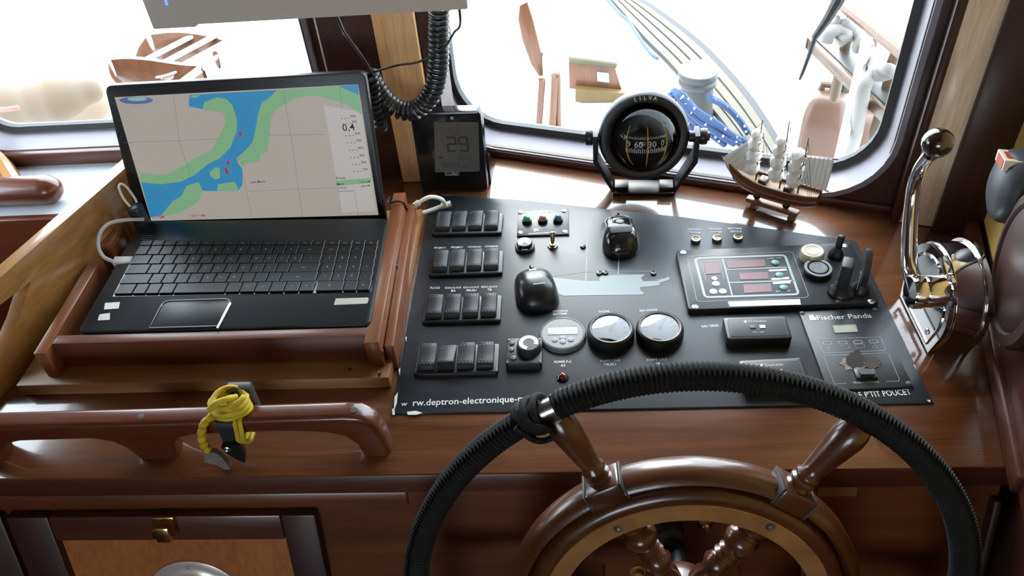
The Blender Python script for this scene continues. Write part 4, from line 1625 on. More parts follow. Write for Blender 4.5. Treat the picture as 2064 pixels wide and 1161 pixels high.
g = G()
M_, w_ = ldm(692, 264, 716, 262)
g.text('0,4', M_, width=w_)
for k, y in enumerate((241, 252, 276, 290, 305, 320, 334, 348)):
    x = 688 + k * 3.1 + (3 if k > 1 else 0)
    M_, w_ = ldm(x, y, x + 17, y - 1)
    g.text('- - -', M_, width=w_)
    M_, w_ = ldm(x + 20, y - 5, x + 29, y - 6)
    g.text('kts', M_, width=w_)
for s, a, b in (('Route', (679, 361), (697, 360)), ('Mark', (680, 373), (694, 372)), ('2,706 NM', (725, 369), (746, 367)), ('1,804 NM', (727, 377), (746, 375)), ('Velocity', (681, 380), (700, 379)), ('Cross track error', (682, 387), (714, 385)), ('Saint Martin', (506, 369), (536, 367))):
    M_, w_ = ldm(*a, *b)
    g.text(s, M_, width=w_)
g.build('chart_lettering', mat('screen_ink', (0.02, 0.02, 0.025), 0.3), scr, 0)
g = G()
for s, a, b in (('1.1 NM', (308, 440), (332, 439)), ('1.2001 NM', (383, 437), (414, 436))):
    M_, w_ = ldm(*a, *b)
    g.text(s, M_, width=w_)
g.build('scale_lettering', emit('screen_red', srgb(190, 70, 80), 0.6), scr, 0)
g = G()
for pts in (((350, 190), (362, 285), (384, 352)), ((571, 182), (588, 280), (610, 437)), ((684, 174), (690, 220)), ((490, 350), (508, 436)), ((250, 287), (442, 280)), ((541, 273), (655, 270)), ((500, 385), (676, 378)), ((715, 386), (722, 432)), ((456, 333), (478, 332))):
    P = [Vector((*ld(*p), 0.0009)) for p in pts]
    g.strip(P, 0.0004, None, M=MLd)
g.build('chart_lines', emit('screen_lines', srgb(128, 126, 128), 0.55), scr, 0)
g = G()
P = [Vector((*ld(*p), 0.0009)) for p in ((508, 195), (499, 225), (484, 268), (458, 328))]
g.strip(P, 0.0005, None, M=MLd)
g.build('route_line', emit('screen_route', srgb(112, 96, 176), 0.6), scr, 0)
M_, w_ = ldm(511, 455, 555, 453)
g = G()
g.text('TOSHIBA', M_ @ Matrix.Translation((0, 0, -0.0004)), width=w_)
g.build('lettering', GREYDOT, lid)

# ------------------------------------------------------------------ cables by the laptop
def cable(name, label, pts, r, m_, n=8, loc=None, parts=None):
    P = spline(pts, 8)
    t = thing(name, label, 'cable', loc or P[0])
    g = G()
    g.tube(P, r, n)
    g.build('lead', m_, t)
    return t, P


pts = [at(290, 442, 1.085)] + [onp(x, y, A + SN * o_, SN) for x, y, o_ in ((258, 443, 0.03), (222, 450, 0.018), (203, 468, 0.016), (198, 495, 0.022), (208, 517, 0.034), (230, 528, 0.05))]
t, P = cable('usb_cable', 'grey usb cable looping from behind the screen to the laptop side', pts, 0.0028, CABLE_G)
a, b = P[-1], P[-1] + Vector((0.026, 0.004, -0.004))
d = (b - a).normalized()
g = G()
g.box(0, (b - a).length, -0.008, 0.008, -0.005, 0.005, 0.002, M=frame(a, d, (-d.y, d.x, 0), (0, 0, 1)))
g.build('plug', CABLE_G, t)
pts = [onp(x, y, A + SN * o_, SN) for x, y, o_ in ((266, 420, 0.03), (250, 402, 0.024), (240, 380, 0.020), (243, 371, 0.022), (254, 376, 0.026), (268, 394, 0.03), (276, 408, 0.034))]
t, P = cable('cable_loop', 'thin white cable loop sticking up beside the side board', pts, 0.0018, CABLE_W)
a = P[0]
g = G()
g.box(a.x - 0.004, a.x + 0.014, a.y - 0.010, a.y + 0.010, 1.0205, a.z + 0.004, 0.003)
g.build('adapter', BLACK, t)
# white cable folded at the tray corner, held by a black tie
pts = [at(822, 428, 1.03), at(845, 408, 1.045), at(868, 397, 1.05), at(890, 402, 1.035), at(899, 416, 1.012)]
t, P = cable('white_cable', 'white cable folded in a loop at the corner of the tray', pts, 0.0034, CABLE_W)
P2 = spline([at(818, 424, 1.03), at(830, 433, 1.012), at(862, 426, 1.008), at(890, 416, 1.012), at(909, 410, 1.014)], 8)
g = G()
g.tube(P2, 0.0034, 8)
g.build('return_lead', CABLE_W, t)
g = G()
g.tube(P2[-9:], 0.0052, 10)
g.tube(P[:9], 0.0050, 10)
g.build('sleeve', CABLE_W, t)
pts = [at(785, 398, 1.055), at(784, 408, 1.06), at(796, 406, 1.070), at(812, 408, 1.068), at(820, 420, 1.05), at(826, 430, 1.03)]
t, P = cable('cable_tie_lead', 'thin black lead tied round the right rail of the tray', pts, 0.0016, CABLE_B)

# ------------------------------------------------------------------ weather station
YB = 1.107
bl_, br_, tr_, tl_ = aty(850, 386, YB), aty(985, 383, YB), aty(978, 233, YB + 0.012), aty(850, 225, YB + 0.012)
ww = br_.x - bl_.x
hh = 0.144
yw = R(-3)
MWs = Matrix.Translation((bl_.x, YB + 0.004, ZC + 0.0005)) @ Matrix.Rotation(yw, 4, 'Z') @ Matrix.Rotation(R(90 - 4), 4, 'X')
o = thing('weather_station', 'black desktop weather station reading 29 degrees, at the foot of the post', 'display', (bl_.x + ww / 2, YB + 0.02, ZC))
g = G()
g.prism(rrect(0, ww, 0, hh, 0.008, 6), -0.018, 0.004, 0.003, M=MWs)
g.build('case', BLACK_GLOSS, o)
inv = MWs.inverted()


def wsp(px, py):
    n_ = (MWs.to_3x3() @ Vector((0, 0, 1)))
    q = inv @ onp(px, py, MWs @ Vector((0, 0, 0.004)), n_)
    return (q.x, q.y)


g = G()
L4 = [wsp(877, 347), wsp(967, 345), wsp(964, 246), wsp(875, 246)]
g.prism(rpoly(L4, 0.003), 0.004, 0.0048, M=MWs)
lc = g.build('display', LCD_DARK, o)
g = G()


def wtext(s, a, b, z=0.0051):
    p, q = Vector((*wsp(*a), z)), Vector((*wsp(*b), z))
    d = q - p
    ex = d.normalized()
    g.text(s, MWs @ frame((p + q) / 2, ex, (-ex.y, ex.x, 0), (0, 0, 1)), width=d.length)


def seg7(ch, x, y, w, h, t):
    S = {'a': (0, h, w, h), 'b': (w, h, w, h / 2), 'c': (w, h / 2, w, 0), 'd': (0, 0, w, 0), 'e': (0, h / 2, 0, 0), 'f': (0, h, 0, h / 2), 'g': (0, h / 2, w, h / 2)}
    D = {'2': 'abged', '9': 'abcdfg', '3': 'abgcd', '1': 'bc', '0': 'abcdef', '4': 'fgbc', '8': 'abcdefg'}[ch]
    for s in D:
        x0, y0, x1, y1 = S[s]
        g.strip([(x + x0, y + y0, 0.0051), (x + x1 + (0.0001 if x0 == x1 else 0), y + y1, 0.0051)], t, None, M=MWs)


for (px, py), (qx, qy), s, t in (((904, 304), (941, 276), '29', 0.0040), ((919, 322), (948, 313), '1041', 0.0009), ((893, 337), (925, 328), '993', 0.0010)):
    p, q = wsp(px, py), wsp(qx, qy)
    n = len(s)
    w = (q[0] - p[0]) / (n + (n - 1) * 0.45)
    for k, ch in enumerate(s):
        seg7(ch, p[0] + k * w * 1.45, p[1], w, q[1] - p[1], t)
wtext('Pr', (932, 339), (942, 339))
wtext('\u00b0C', (944, 284), (955, 284))
q = wsp(914, 262)
g.strip([(q[0] + 0.008 * math.cos(a * PI / 8), q[1] + 0.005 * math.sin(a * PI / 8), 0.0051) for a in range(16)], 0.0006, None, True, M=MWs)
p = wsp(888, 317)
g.box(p[0] - 0.004, p[0] + 0.004, p[1] - 0.002, p[1] + 0.002, 0.0050, 0.0052, M=MWs)
g.build('lcd_digits', LCD_INK, lc)
g = G()
wtext('Oregon', (896, 349), (926, 349), 0.0043)
wtext('Scientific', (897, 354), (925, 354), 0.0043)
p = wsp(911, 238)
g.lathe([(0.003, 0.0041), (0.0025, 0.0050), (0, 0.0052)], 14, MWs @ Matrix.Translation((p[0], p[1], 0)))
g.build('lettering', PRINT_DIM, o)
g = G()
Ms = Matrix.Translation((bl_.x, YB + 0.004, ZC + 0.0005)) @ Matrix.Rotation(yw, 4, 'Z')
g.prism([(0.016, 0.0), (0.085, 0.0), (0.085, 0.004), (0.030, 0.052), (0.020, 0.058), (0.016, 0.04)], ww - 0.012, ww + 0.003, 0.001, M=Ms @ frame((0, 0, 0), (0, 1, 0), (0, 0, 1), (1, 0, 0)))
g.prism([(0.016, 0.0), (0.085, 0.0), (0.085, 0.004), (0.030, 0.052), (0.020, 0.058), (0.016, 0.04)], 0.003, ww - 0.013, 0.001, M=Ms @ frame((0, 0, 0), (0, 1, 0), (0, 0, 1), (1, 0, 0)))
g.build('stand', BLACK_GLOSS, o)

# ------------------------------------------------------------------ steering compass
cc = Vector((0.1195, 1.095, 1.098))
o = thing('compass', 'black bracket compass with a domed glass and yellow lines, on the window ledge', 'compass', (0.122, 1.09, ZC))
CB = Matrix.Translation((0.1225, 1.088, ZC + 0.0005)) @ Matrix.Rotation(R(-4), 4, 'Z')
g = G()
g.box(-0.050, 0.050, -0.019, 0.019, 0, 0.006, 0.0015, M=CB)
for s in (-1, 1):
    g.box(s * 0.036 - 0.011, s * 0.036 + 0.011, -0.014, 0.010, 0.006, 0.013, 0.001, M=CB)
    X = CB @ Matrix.Rotation(PI / 2, 4, 'X')
    pr = [(s * 0.044, 0.002), (s * 0.050, 0.002), (s * 0.0815, 0.060), (s * 0.0815, 0.108), (s * 0.0740, 0.108), (s * 0.0740, 0.064)]
    g.prism(pr, -0.015, 0.015, 0.001, M=X)
g.build('bracket', BLACK, o)
face_n = Vector((math.sin(R(2)), -math.cos(R(2)) * math.cos(R(14)), math.sin(R(14))))
MC = axis_frame(cc, face_n)
g = G()
g.lathe([(0.030, -0.052), (0.050, -0.046), (0.064, -0.026), (0.0695, -0.010), (0.0705, 0.004), (0.0690, 0.012), (0.0665, 0.015), (0.0600, 0.0165), (0.0550, 0.0145), (0.0535, 0.009), (0.053, -0.01)], 64, MC, cap=True)
g.build('housing', mat('compass_black', (0.014, 0.015, 0.016), 0.42, bump=0.05, bscale=700), o)
for s in (-1, 1):
    g = G()
    MK = axis_frame(CB @ Vector((s * 0.066, 0, 0.0985)), CB.to_3x3() @ Vector((s, 0, 0)))
    g.lathe([(0.0085, 0.0), (0.0085, 0.0162), (0.0120, 0.0165), (0.0128, 0.0185), (0.0128, 0.0255), (0.0115, 0.0275), (0.007, 0.028), (0.007, 0.031), (0, 0.031)], 18, MK)
    g.build('clamp_knob', BLACK, o)
g = G()
g.ball((0, 0, 0), 0.0515, n=40, M=Matrix.Translation(cc + face_n * 0.010))
g.build('dome', BUBBLE, o, 180)
CI = cc + face_n * 0.010
MI = Matrix.Translation(CI) @ Matrix.Rotation(R(-15), 4, 'X')
g = G()
g.ball((0, 0, 0), 0.0420, n=36, M=Matrix.Translation(CI))
card = g.build('card_bowl', mat('compass_bowl', (0.003, 0.003, 0.0035), 0.6, spec=0.2), o, 180)
Rr = 0.0428
tilt = Matrix.Rotation(R(6), 4, 'X')
g = G()
for s, a in (('9', -38), ('60', -17), ('30', 11), ('0', 34)):
    Mt = MI @ Matrix.Rotation(R(a), 4, 'Z') @ Matrix.Translation((0, -Rr, 0)) @ Matrix.Rotation(PI / 2, 4, 'X') @ Matrix.Translation((0, -0.0045, 0))
    g.text(s, Mt, size=0.0135)
g.build('card_numbers', PRINT, card)
g = G()
for k in range(-11, 12):
    a = k * 4.2
    for z0, z1, w in ((0.0080, 0.0112, 0.0008), (-0.0135, -0.0075 if k % 2 else -0.0060, 0.0010)):
        rz_ = math.sqrt(max(1e-6, 0.0424 ** 2 - ((z0 + z1) / 2) ** 2)) + 0.0003
        M_ = MI @ Matrix.Rotation(R(a), 4, 'Z')
        g.box(-w / 2, w / 2, -rz_ - 0.0004, -rz_ + 0.0004, z0, z1, M=M_)
g.build('card_ticks', PRINT, card)
YL = mat('yellow_lubber_line', (0.70, 0.48, 0.06), 0.4)
for a, e0, e1_ in ((-40, 36, -52), (1, 34, -60), (40, 36, -50)):
    g = G()
    P = [MI @ Vector((0.0465 * math.sin(R(a)) * math.cos(R(e)), -0.0465 * math.cos(R(a)) * math.cos(R(e)), 0.0465 * math.sin(R(e)))) for e in [e0 + (e1_ - e0) * i / 14 for i in range(15)]]
    g.tube(P, [0.0007 + 0.0005 * math.sin(PI * i / 14) for i in range(15)], 6)
    g.build('lubber_line', YL, o)
g = G()
for k, ch in enumerate('SILVA'):
    a = R(14 - k * 7)
    Mt = MC @ Matrix.Rotation(a, 4, 'Z') @ Matrix.Translation((0, 0.0600, 0.0170)) @ Matrix.Rotation(R(-6), 4, 'X')
    g.text(ch, Mt, size=0.0085)
g.build('lettering', PRINT, o)

# ------------------------------------------------------------------ model ship
s0, s1 = at(1510, 402, ZC + 0.008), at(1604, 432, ZC + 0.008)
sd = Vector((s1.x - s0.x, s1.y - s0.y, 0)).normalized()
mid = (s0 + s1) / 2
mid.z = ZC
MSH = frame(mid, sd, (-sd.y, sd.x, 0), (0, 0, 1))
o = ship = thing('model_ship', 'small wooden three-masted model ship with shell sails on a stand', 'model ship', mid)
SH_W = wood('ship_hull_wood', (0.085, 0.026, 0.012), (0.150, 0.050, 0.022), 'X', 0.4, 0.3, scale=4)
STAND_W = wood('ship_stand_wood', (0.160, 0.070, 0.030), (0.260, 0.120, 0.050), 'X', 0.4, 0.3, scale=4)
g = G()
g.box(-0.041, 0.041, -0.0065, 0.0065, 0.006, 0.0135, 0.0012, M=MSH)
g.build('stand_bar', STAND_W, o)
for x in (-0.027, 0.033):
    g = G()
    g.box(x - 0.0045, x + 0.0045, -0.010, 0.010, 0.0003, 0.0060, 0.001, M=MSH)
    g.build('stand_foot', STAND_W, o)
for x in (-0.026, 0.021):
    g = G()
    g.ball((x, 0, 0.0195), 0.0062, n=14, M=MSH)
    g.build('stand_ball', BLACK_GLOSS, o)
# hull: bow to the left, stern to the right
ST = [(-0.080, 0.0008, 0.062, 0.064), (-0.067, 0.006, 0.036, 0.060), (-0.050, 0.0120, 0.027, 0.0555), (-0.030, 0.0155, 0.0250, 0.0525), (-0.005, 0.0170, 0.0245, 0.0510), (0.025, 0.0165, 0.0250, 0.0515), (0.050, 0.0140, 0.0275, 0.0535), (0.066, 0.0105, 0.034, 0.0560)]


def hull(k0, k1, grow=0.0, inner=False):
    vs, fs = [], []
    na = 12
    for x, w, zk, zt in ST:
        for i in range(na + 1):
            a = PI * i / na
            c_, s_ = math.cos(a), math.sin(a)
            z = zt - (zt - zk) * (s_ ** 0.8)
            vs.append((x, (w + grow) * math.copysign(abs(c_) ** 0.7, c_), z))
    k = na + 1
    for j in range(len(ST) - 1):
        for i in range(na):
            fs.append((j * k + i, (j + 1) * k + i, (j + 1) * k + i + 1, j * k + i + 1))
    fs.append(tuple((len(ST) - 1) * k + i for i in range(k)))
    return vs, fs


g = G()
g.add(*hull(0, 1), M=MSH)
hl = g.build('hull', SH_W, o, 60)
g = G()
vs = []
for x, w, zk, zt in ST:
    vs += [(x, w * 0.97, zt - 0.0055), (x, -w * 0.97, zt - 0.0055)]
g.add(vs, [(2 * i, 2 * i + 1, 2 * i + 3, 2 * i + 2) for i in range(len(ST) - 1)], MSH)
g.build('deck', mat('pale_ship_deck', (0.36, 0.25, 0.15), 0.5), o)
g = G()
for s in (-1, 1):
    g.tube([MSH @ Vector((x, s * w, zt)) for x, w, zk, zt in ST], 0.0011, 6)
    g.tube([MSH @ Vector((x, s * (w * 0.985), zt - (zt - zk) * 0.42)) for x, w, zk, zt in ST[1:]], 0.0007, 6)
g.build('gunwale_lines', mat('pale_line', (0.30, 0.19, 0.11), 0.5), hl)
g = G()
g.tube([MSH @ Vector((-0.070, 0, 0.054)), MSH @ Vector((-0.092, 0, 0.070))], [0.0018, 0.0007], 6)
g.tube([MSH @ Vector((-0.066, 0, 0.040)), MSH @ Vector((-0.080, 0, 0.056)), MSH @ Vector((-0.086, 0, 0.066))], [0.0025, 0.0016, 0.0008], 6)
g.build('bowsprit', SH_W, o)
for x in (-0.020, 0.020):
    g = G()
    g.box(x - 0.006, x + 0.006, -0.008, 0.008, 0.044, 0.054, 0.001, M=MSH)
    g.build('deck_house', SH_W, o)
SAIL = mat('shell_sail_white', (0.86, 0.85, 0.80), 0.35, var=0.04, vscale=300)
for mi, (x, hm, rake) in enumerate(((-0.032, 0.150, -0.004), (0.006, 0.160, -0.003), (0.034, 0.142, 0.0))):
    g = G()
    pts = [MSH @ Vector((x + rake * k / 6, 0.001 * math.sin(k * 2), 0.044 + (hm - 0.044) * k / 6)) for k in range(7)]
    g.tube(pts, [0.0014 - 0.00012 * k for k in range(7)], 6)
    for zz in (0.075, 0.095, 0.113):
        g.tube([MSH @ Vector((x, -0.011, zz)), MSH @ Vector((x, 0.011, zz))], 0.0006, 5)
    g.build('mast', SH_W, o)
    for si, (zc, r_) in enumerate(((0.068, 0.0150), (0.089, 0.0150), (0.108, 0.0135), (0.124, 0.0105))):
        if zc > hm - 0.02:
            continue
        g = G()
        n = 16
        prof = []
        for j in range(9):
            t = PI * j / 8
            prof.append((math.sin(t) * r_ * (1 + 0.05 * math.cos(j * PI)), -math.cos(t) * r_ * 0.85))
        g.lathe(prof, 14, MSH @ Matrix.Translation((x - 0.009, 0, zc)) @ Matrix.Rotation(R(-35), 4, 'Y') @ Matrix.Diagonal((0.72, 1.05, 1.0, 1)), cap=False)
        g.build('shell_sail', SAIL, o, 40)
# fan of jib sails at the bow and the ribbed spanker at the stern
for k in range(4):
    g = G()
    b0 = Vector((-0.090 + k * 0.011, 0, 0.068 - k * 0.003))
    t0 = Vector((-0.040 + k * 0.003, 0.0015 * k, 0.125 - k * 0.010))
    b1 = Vector((-0.070 + k * 0.011, 0.004, 0.058))
    n = 8
    vs, fs = [], []
    for i in range(n + 1):
        t = i / n
        bb = b0.lerp(b1, t) + Vector((0, -0.006 * math.sin(PI * t), 0))
        for j in range(5):
            s_ = j / 4
            p = bb.lerp(t0, s_)
            p.y -= 0.005 * math.sin(PI * s_)
            vs.append(p)
            vs.append(p + Vector((0, 0.0008, 0)))
    for i in range(n):
        for j in range(4):
            a_ = (i * 5 + j) * 2
            b_ = ((i + 1) * 5 + j) * 2
            fs += [(a_, b_, b_ + 2, a_ + 2), (a_ + 1, a_ + 3, b_ + 3, b_ + 1)]
    g.add(vs, fs, MSH)
    g.build('jib_sail', SAIL, o, 60)
for k in range(6):
    g = G()
    x0 = 0.040 + k * 0.0062
    zt = 0.112 + 0.0012 * k
    g.tube([MSH @ Vector((x0, 0.0, zt)), MSH @ Vector((x0 + 0.001, -0.0025, 0.09)), MSH @ Vector((x0 - 0.001, 0, 0.066))], 0.0034, 6)
    g.build('spanker_strip', SAIL, o)
g = G()
g.tube([MSH @ Vector((0.034, 0, 0.110)), MSH @ Vector((0.080, 0, 0.120))], 0.0011, 6)
g.tube([MSH @ Vector((0.034, 0, 0.070)), MSH @ Vector((0.078, 0, 0.064))], 0.0011, 6)
g.build('spar', SH_W, o)
g = G()
for x, hm, xe in ((-0.034, 0.148, -0.090), (-0.034, 0.120, -0.078), (-0.032, 0.13, -0.012), (0.006, 0.150, 0.026), (0.034, 0.135, 0.060), (0.034, 0.11, 0.058), (0.034, 0.09, 0.056), (0.006, 0.13, 0.022)):
    for s in (-1, 1):
        zz = 0.05 if xe > -0.05 else (0.070 if xe < -0.085 else 0.058)
        g.tube([MSH @ Vector((x, 0, hm)), MSH @ Vector((xe, s * (0.013 if xe > -0.05 else 0.0004), zz))], 0.00028, 4)
g.build('rigging', mat('rigging_thread', (0.10, 0.085, 0.07), 0.7), o)

# ------------------------------------------------------------------ throttle control
o = thr = thing('throttle_lever', 'chrome engine control with a bent lever and dark ball, right of the panel', 'lever', (0.474, 0.757, ZC))
dpoly = []
cy, cz, rd = 0.757, 1.056, 0.066
fy0, fy1 = 0.706, 0.814
dpoly = [(fy1, ZC + 0.0005)] + [(cy + rd * math.cos(a), cz + rd * math.sin(a)) for a in [R(-8) + R(200) * i / 28 for i in range(29)]] + [(fy0, ZC + 0.0005)]
MX = frame((0, 0, 0), (0, 1, 0), (0, 0, 1), (1, 0, 0))
g = G()
g.prism(dpoly, 0.450, 0.484, 0.004, M=MX, seg=3)
g.build('housing', CHROME, o)
g = G()
cenp = (0.757, 1.045)
big = [(cenp[0] + (p[0] - cenp[0]) * 1.045, max(ZC + 0.0004, cenp[1] + (p[1] - cenp[1]) * 1.045)) for p in dpoly]
g.prism(big, 0.483, 0.489, 0.0015, M=MX)
g.build('back_flange', CHROME, o)
g = G()
inn = [(cenp[0] + (p[0] - cenp[0]) * 0.97, max(ZC + 0.0006, cenp[1] + (p[1] - cenp[1]) * 0.97)) for p in dpoly]
g.prism(inn[::-1], 0.442, 0.450, 0.002, M=MX)
for s in (0.80,):
    pl3 = [(cenp[0] + (p[0] - cenp[0]) * s, cenp[1] + (p[1] - cenp[1]) * s) for p in dpoly]
    g.tube([Vector((0.4415, p[0], p[1])) for p in pl3], 0.0016, 6, closed=True)
fcp = g.build('side_plate', CHROME, o)
hy, hz_ = 0.7235, 1.091
MH = axis_frame((0.447, hy, hz_), (-1, 0, 0))
g = G()
g.lathe([(0.024, 0), (0.024, 0.004), (0.0195, 0.006), (0.0195, 0.026), (0.0185, 0.0285), (0.0205, 0.030), (0.0205, 0.041), (0.019, 0.044), (0.0, 0.045)], 36, MH)
g.build('hub', CHROME, o)
xl_ = 0.412
lp = [Vector((xl_, hy, hz_))] + [atx(px, py, xl_) for px, py in ((1834, 540), (1833, 490), (1836, 430), (1842, 380), (1856, 338), (1874, 312), (1884, 302))]
g = G()
P = spline(lp, 6)
g.tube(P, [0.0102 - 0.0034 * i / (len(P) - 1) for i in range(len(P))], 16)
g.build('lever', CHROME, o)
bp_ = atx(1890, 288, xl_)
g = G()
g.ball(bp_, 0.0168, n=28)
g.lathe([(0.0085, -0.021), (0.0085, -0.010)], 16, axis_frame(bp_, (bp_ - P[-4])), cap=True)
bl2 = g.build('ball_knob', mat('dark_brown_ball', (0.022, 0.009, 0.008), 0.12, coat=1.0), o)
g = G()
for yy in (0.725, 0.80):
    g.lathe([(0.0045, 0), (0.004, 0.0015), (0, 0.002)], 12, axis_frame((0.4417, yy, 1.022), (-1, 0, 0)))
g.build('screws', STEEL, o)

# ------------------------------------------------------------------ things on the right side wall
wa = Vector((0.485, 0.537, 0))
wdv = Vector((0.262, 1, 0)).normalized()
wnv = Vector((-wdv.y, wdv.x, 0))


def wallp(y, z, off):
    return Vector((SX(y), y, z)) + wnv * off


MWD = axis_frame(wallp(0.684, 1.150, 0.001), wnv)
o = thing('round_wood_pad', 'round dark wooden mounting pad on the yellow boards, right edge', 'pad', wallp(0.684, 1.150, 0.0))
g = G()
g.lathe([(0.088, 0), (0.090, 0.004), (0.090, 0.026), (0.086, 0.031), (0.074, 0.033), (0.071, 0.029), (0.068, 0.031), (0.0, 0.031)], 48, MWD)
g.build('pad', W_PAD, o)
MG = axis_frame(wallp(0.806, 1.176, 0.001), wnv)
o = thing('wall_horn', 'round dark grey wall device with a beige label, above the wooden pad', 'device', wallp(0.806, 1.176, 0.0))
g = G()
g.lathe([(0.040, 0), (0.044, 0.004), (0.046, 0.018), (0.044, 0.034), (0.038, 0.042), (0.024, 0.047), (0, 0.048)], 36, MG)
g.build('body', DARKGREY, o)
g = G()
for k in range(9):
    a = -R(40) + R(80) * k / 8
# label wrapped on the curved side facing the helm
lab = []
MGi = MG
vs, fs = [], []
ex_, ey_ = MG.to_3x3() @ Vector((1, 0, 0)), MG.to_3x3() @ Vector((0, 1, 0))
for k in range(9):
    a = R(205) + R(70) * k / 8
    for h, r_ in ((0.014, 0.0463), (0.030, 0.0452)):
        vs.append((r_ * math.cos(a), r_ * math.sin(a), h))
fs = [(2 * i, 2 * i + 2, 2 * i + 3, 2 * i + 1) for i in range(8)]
g = G()
g.add(vs, fs, MG)
g.build('label_strip', LABELTAN, o)
p = onp(2042, 325, wallp(0.83, 1.2, 0.035), wnv)
o = thing('matchbox', 'small white box with a red square on top of the grey wall device', 'box', p)
Mm = frame(p, wdv, (0, 0, 1), wnv) @ Matrix.Rotation(R(-12), 4, 'Z')
g = G()
g.box(-0.020, 0.020, -0.007, 0.007, -0.035, 0.014, 0.001, M=Mm)
g.build('sleeve', mat('matchbox_cream', (0.70, 0.62, 0.52), 0.6), o)
g = G()
g.box(-0.016, 0.012, -0.0055, 0.0055, 0.0138, 0.0146, M=Mm)
g.box(-0.012, 0.010, 0.0068, 0.0076, -0.02, 0.01, M=Mm)
g.build('red_square', mat('matchbox_red', (0.50, 0.06, 0.04), 0.5), o)

# ------------------------------------------------------------------ grab rail on the console edge
zt0, zt1 = 1.064, 1.072
X0 = -0.748
top_ = [(X0, zt0), (-0.50, zt0 + 0.003), (-0.262, zt1), (-0.243, zt1 - 0.002), (-0.228, 1.058), (-0.2205, 1.030), (-0.2185, ZC + 0.0004)]
bot_ = [(-0.252, ZC + 0.0004), (-0.256, 1.020), (-0.266, 1.034), (-0.285, 1.042), (-0.33, 1.046), (-0.44, 1.043), (-0.462, 1.038), (-0.474, 1.026), (-0.480, ZC + 0.0004), (-0.528, ZC + 0.0004), (-0.535, 1.018), (-0.548, 1.032), (-0.57, 1.038), (-0.66, 1.036), (-0.684, 1.030), (-0.694, 1.016), (-0.698, ZC + 0.0004), (X0, ZC + 0.0004)]
bm = bmesh.new()
pl4 = top_ + bot_
lo = [bm.verts.new((x, 0.563, z)) for x, z in pl4]
hi = [bm.verts.new((x, 0.590, z)) for x, z in pl4]
bm.faces.new(lo)
bm.faces.new(hi[::-1])
for i in range(len(pl4)):
    j = (i + 1) % len(pl4)
    bm.faces.new((lo[i], hi[i], hi[j], lo[j]))
bmesh.ops.recalc_face_normals(bm, faces=bm.faces[:])
ed = [e for e in bm.edges if abs(e.verts[0].co.y - e.verts[1].co.y) < 1e-6 and (e.verts[0].co.z > ZC + 0.01 or e.verts[1].co.z > ZC + 0.01)]
bmesh.ops.bevel(bm, geom=ed, offset=0.007, segments=4, affect='EDGES', profile=0.5, clamp_overlap=True)
g = G()
g.bm(bm)
gr = thing('grab_rail', 'varnished wooden grab rail with arched feet along the console edge', 'rail', (-0.48, 0.576, ZC))
g.build('bar', W_GRAB, gr, 50)
g = G()
for x, z in ((-0.503, zt0 + 0.003), (-0.250, zt1 - 0.0006)):
    g.lathe([(0.0042, 0.0002), (0.0, 0.0006)], 12, T(x, 0.5745, z), cap=False)
g.build('plug_hole', RUBBER, gr)

# strap clamp with the yellow cord
xc = aty(452, 850, 0.563).x
o = thing('lashed_clamp', 'black strap clamp on the grab rail wound with yellow cord', 'clamp', (xc, 0.576, 1.04))


def band(r, xw, x, h0, h1, nm, m_):
    """a strap round the rail section at x"""
    pts = rrect(0.5615, 0.5915, h0, h1, 0.008, 5)
    g = G()
    n = len(pts)
    vs, fs = [], []
    for y, z in pts:
        cy_, cz_ = 0.5765, (h0 + h1) / 2
        for k, xx in ((0, x - xw), (0, x + xw), (1, x - xw), (1, x + xw)):
            s_ = 1 + k * r / 0.02
            vs.append((xx, cy_ + (y - cy_) * s_, cz_ + (z - cz_) * s_))
    for i in range(n):
        j = (i + 1) % n
        a_, b_ = 4 * i, 4 * j
        fs += [(a_ + 2, a_ + 3, b_ + 3, b_ + 2), (a_, a_ + 2, b_ + 2, b_), (a_ + 1, b_ + 1, b_ + 3, a_ + 3)]
    g.add(vs, fs)
    return g.build(nm, m_, o)


band(0.0035, 0.010, xc, 1.030, zt0 + 0.004, 'strap', BLACK_SOFT)
g = G()
p = aty(440, 885, 0.556)
g.prism(rpoly([(xc - 0.012, 1.036), (xc + 0.012, 1.040), (xc + 0.013, 1.022), (xc + 0.008, 1.004), (xc + 0.001, 1.010), (xc - 0.008, 1.022)], 0.002), 0.5525, 0.560, 0.001, M=frame((0, 0, 0), (1, 0, 0), (0, 0, 1), (0, 1, 0)))
g.build('clamp_jaw', BLACK, o)
g = G()
g.lathe([(0.0042, 0), (0.0042, 0.0012), (0.0028, 0.002), (0.0016, 0.0012), (0, 0.001)], 16, axis_frame((xc - 0.004, 0.5515, 1.034), (0, -1, 0)))
g.build('rivet', STEEL, o)
g = G()
g.box(xc - 0.0005, xc + 0.029, 0.589, 0.602, 1.052, 1.094, 0.003)
g.build('holder_block', DARKGREY, o)
g = G()
for dx in (0.008, 0.0155, 0.022):
    g.lathe([(0.0014, 0), (0, 0.0003)], 8, axis_frame((xc + dx, 0.5885, 1.089), (0, -1, 0)), cap=False)
g.build('block_holes', BLACK_GLOSS, o)
g = G()
P = []
n = 30
for k in range(6 * n + 1):
    a = 2 * PI * k / n
    t = k / (6 * n)
    P.append(Vector((xc + 0.007 + (0.0195 + 0.0020 * math.sin(19 * t)) * math.cos(a), 0.5775 + (0.0150 + 0.0018 * math.sin(31 * t)) * math.sin(a), 1.0700 + 0.0235 * t + 0.0018 * math.sin(a * 1.5 + 2 * t))))
g.tube(P, 0.0034, 8)
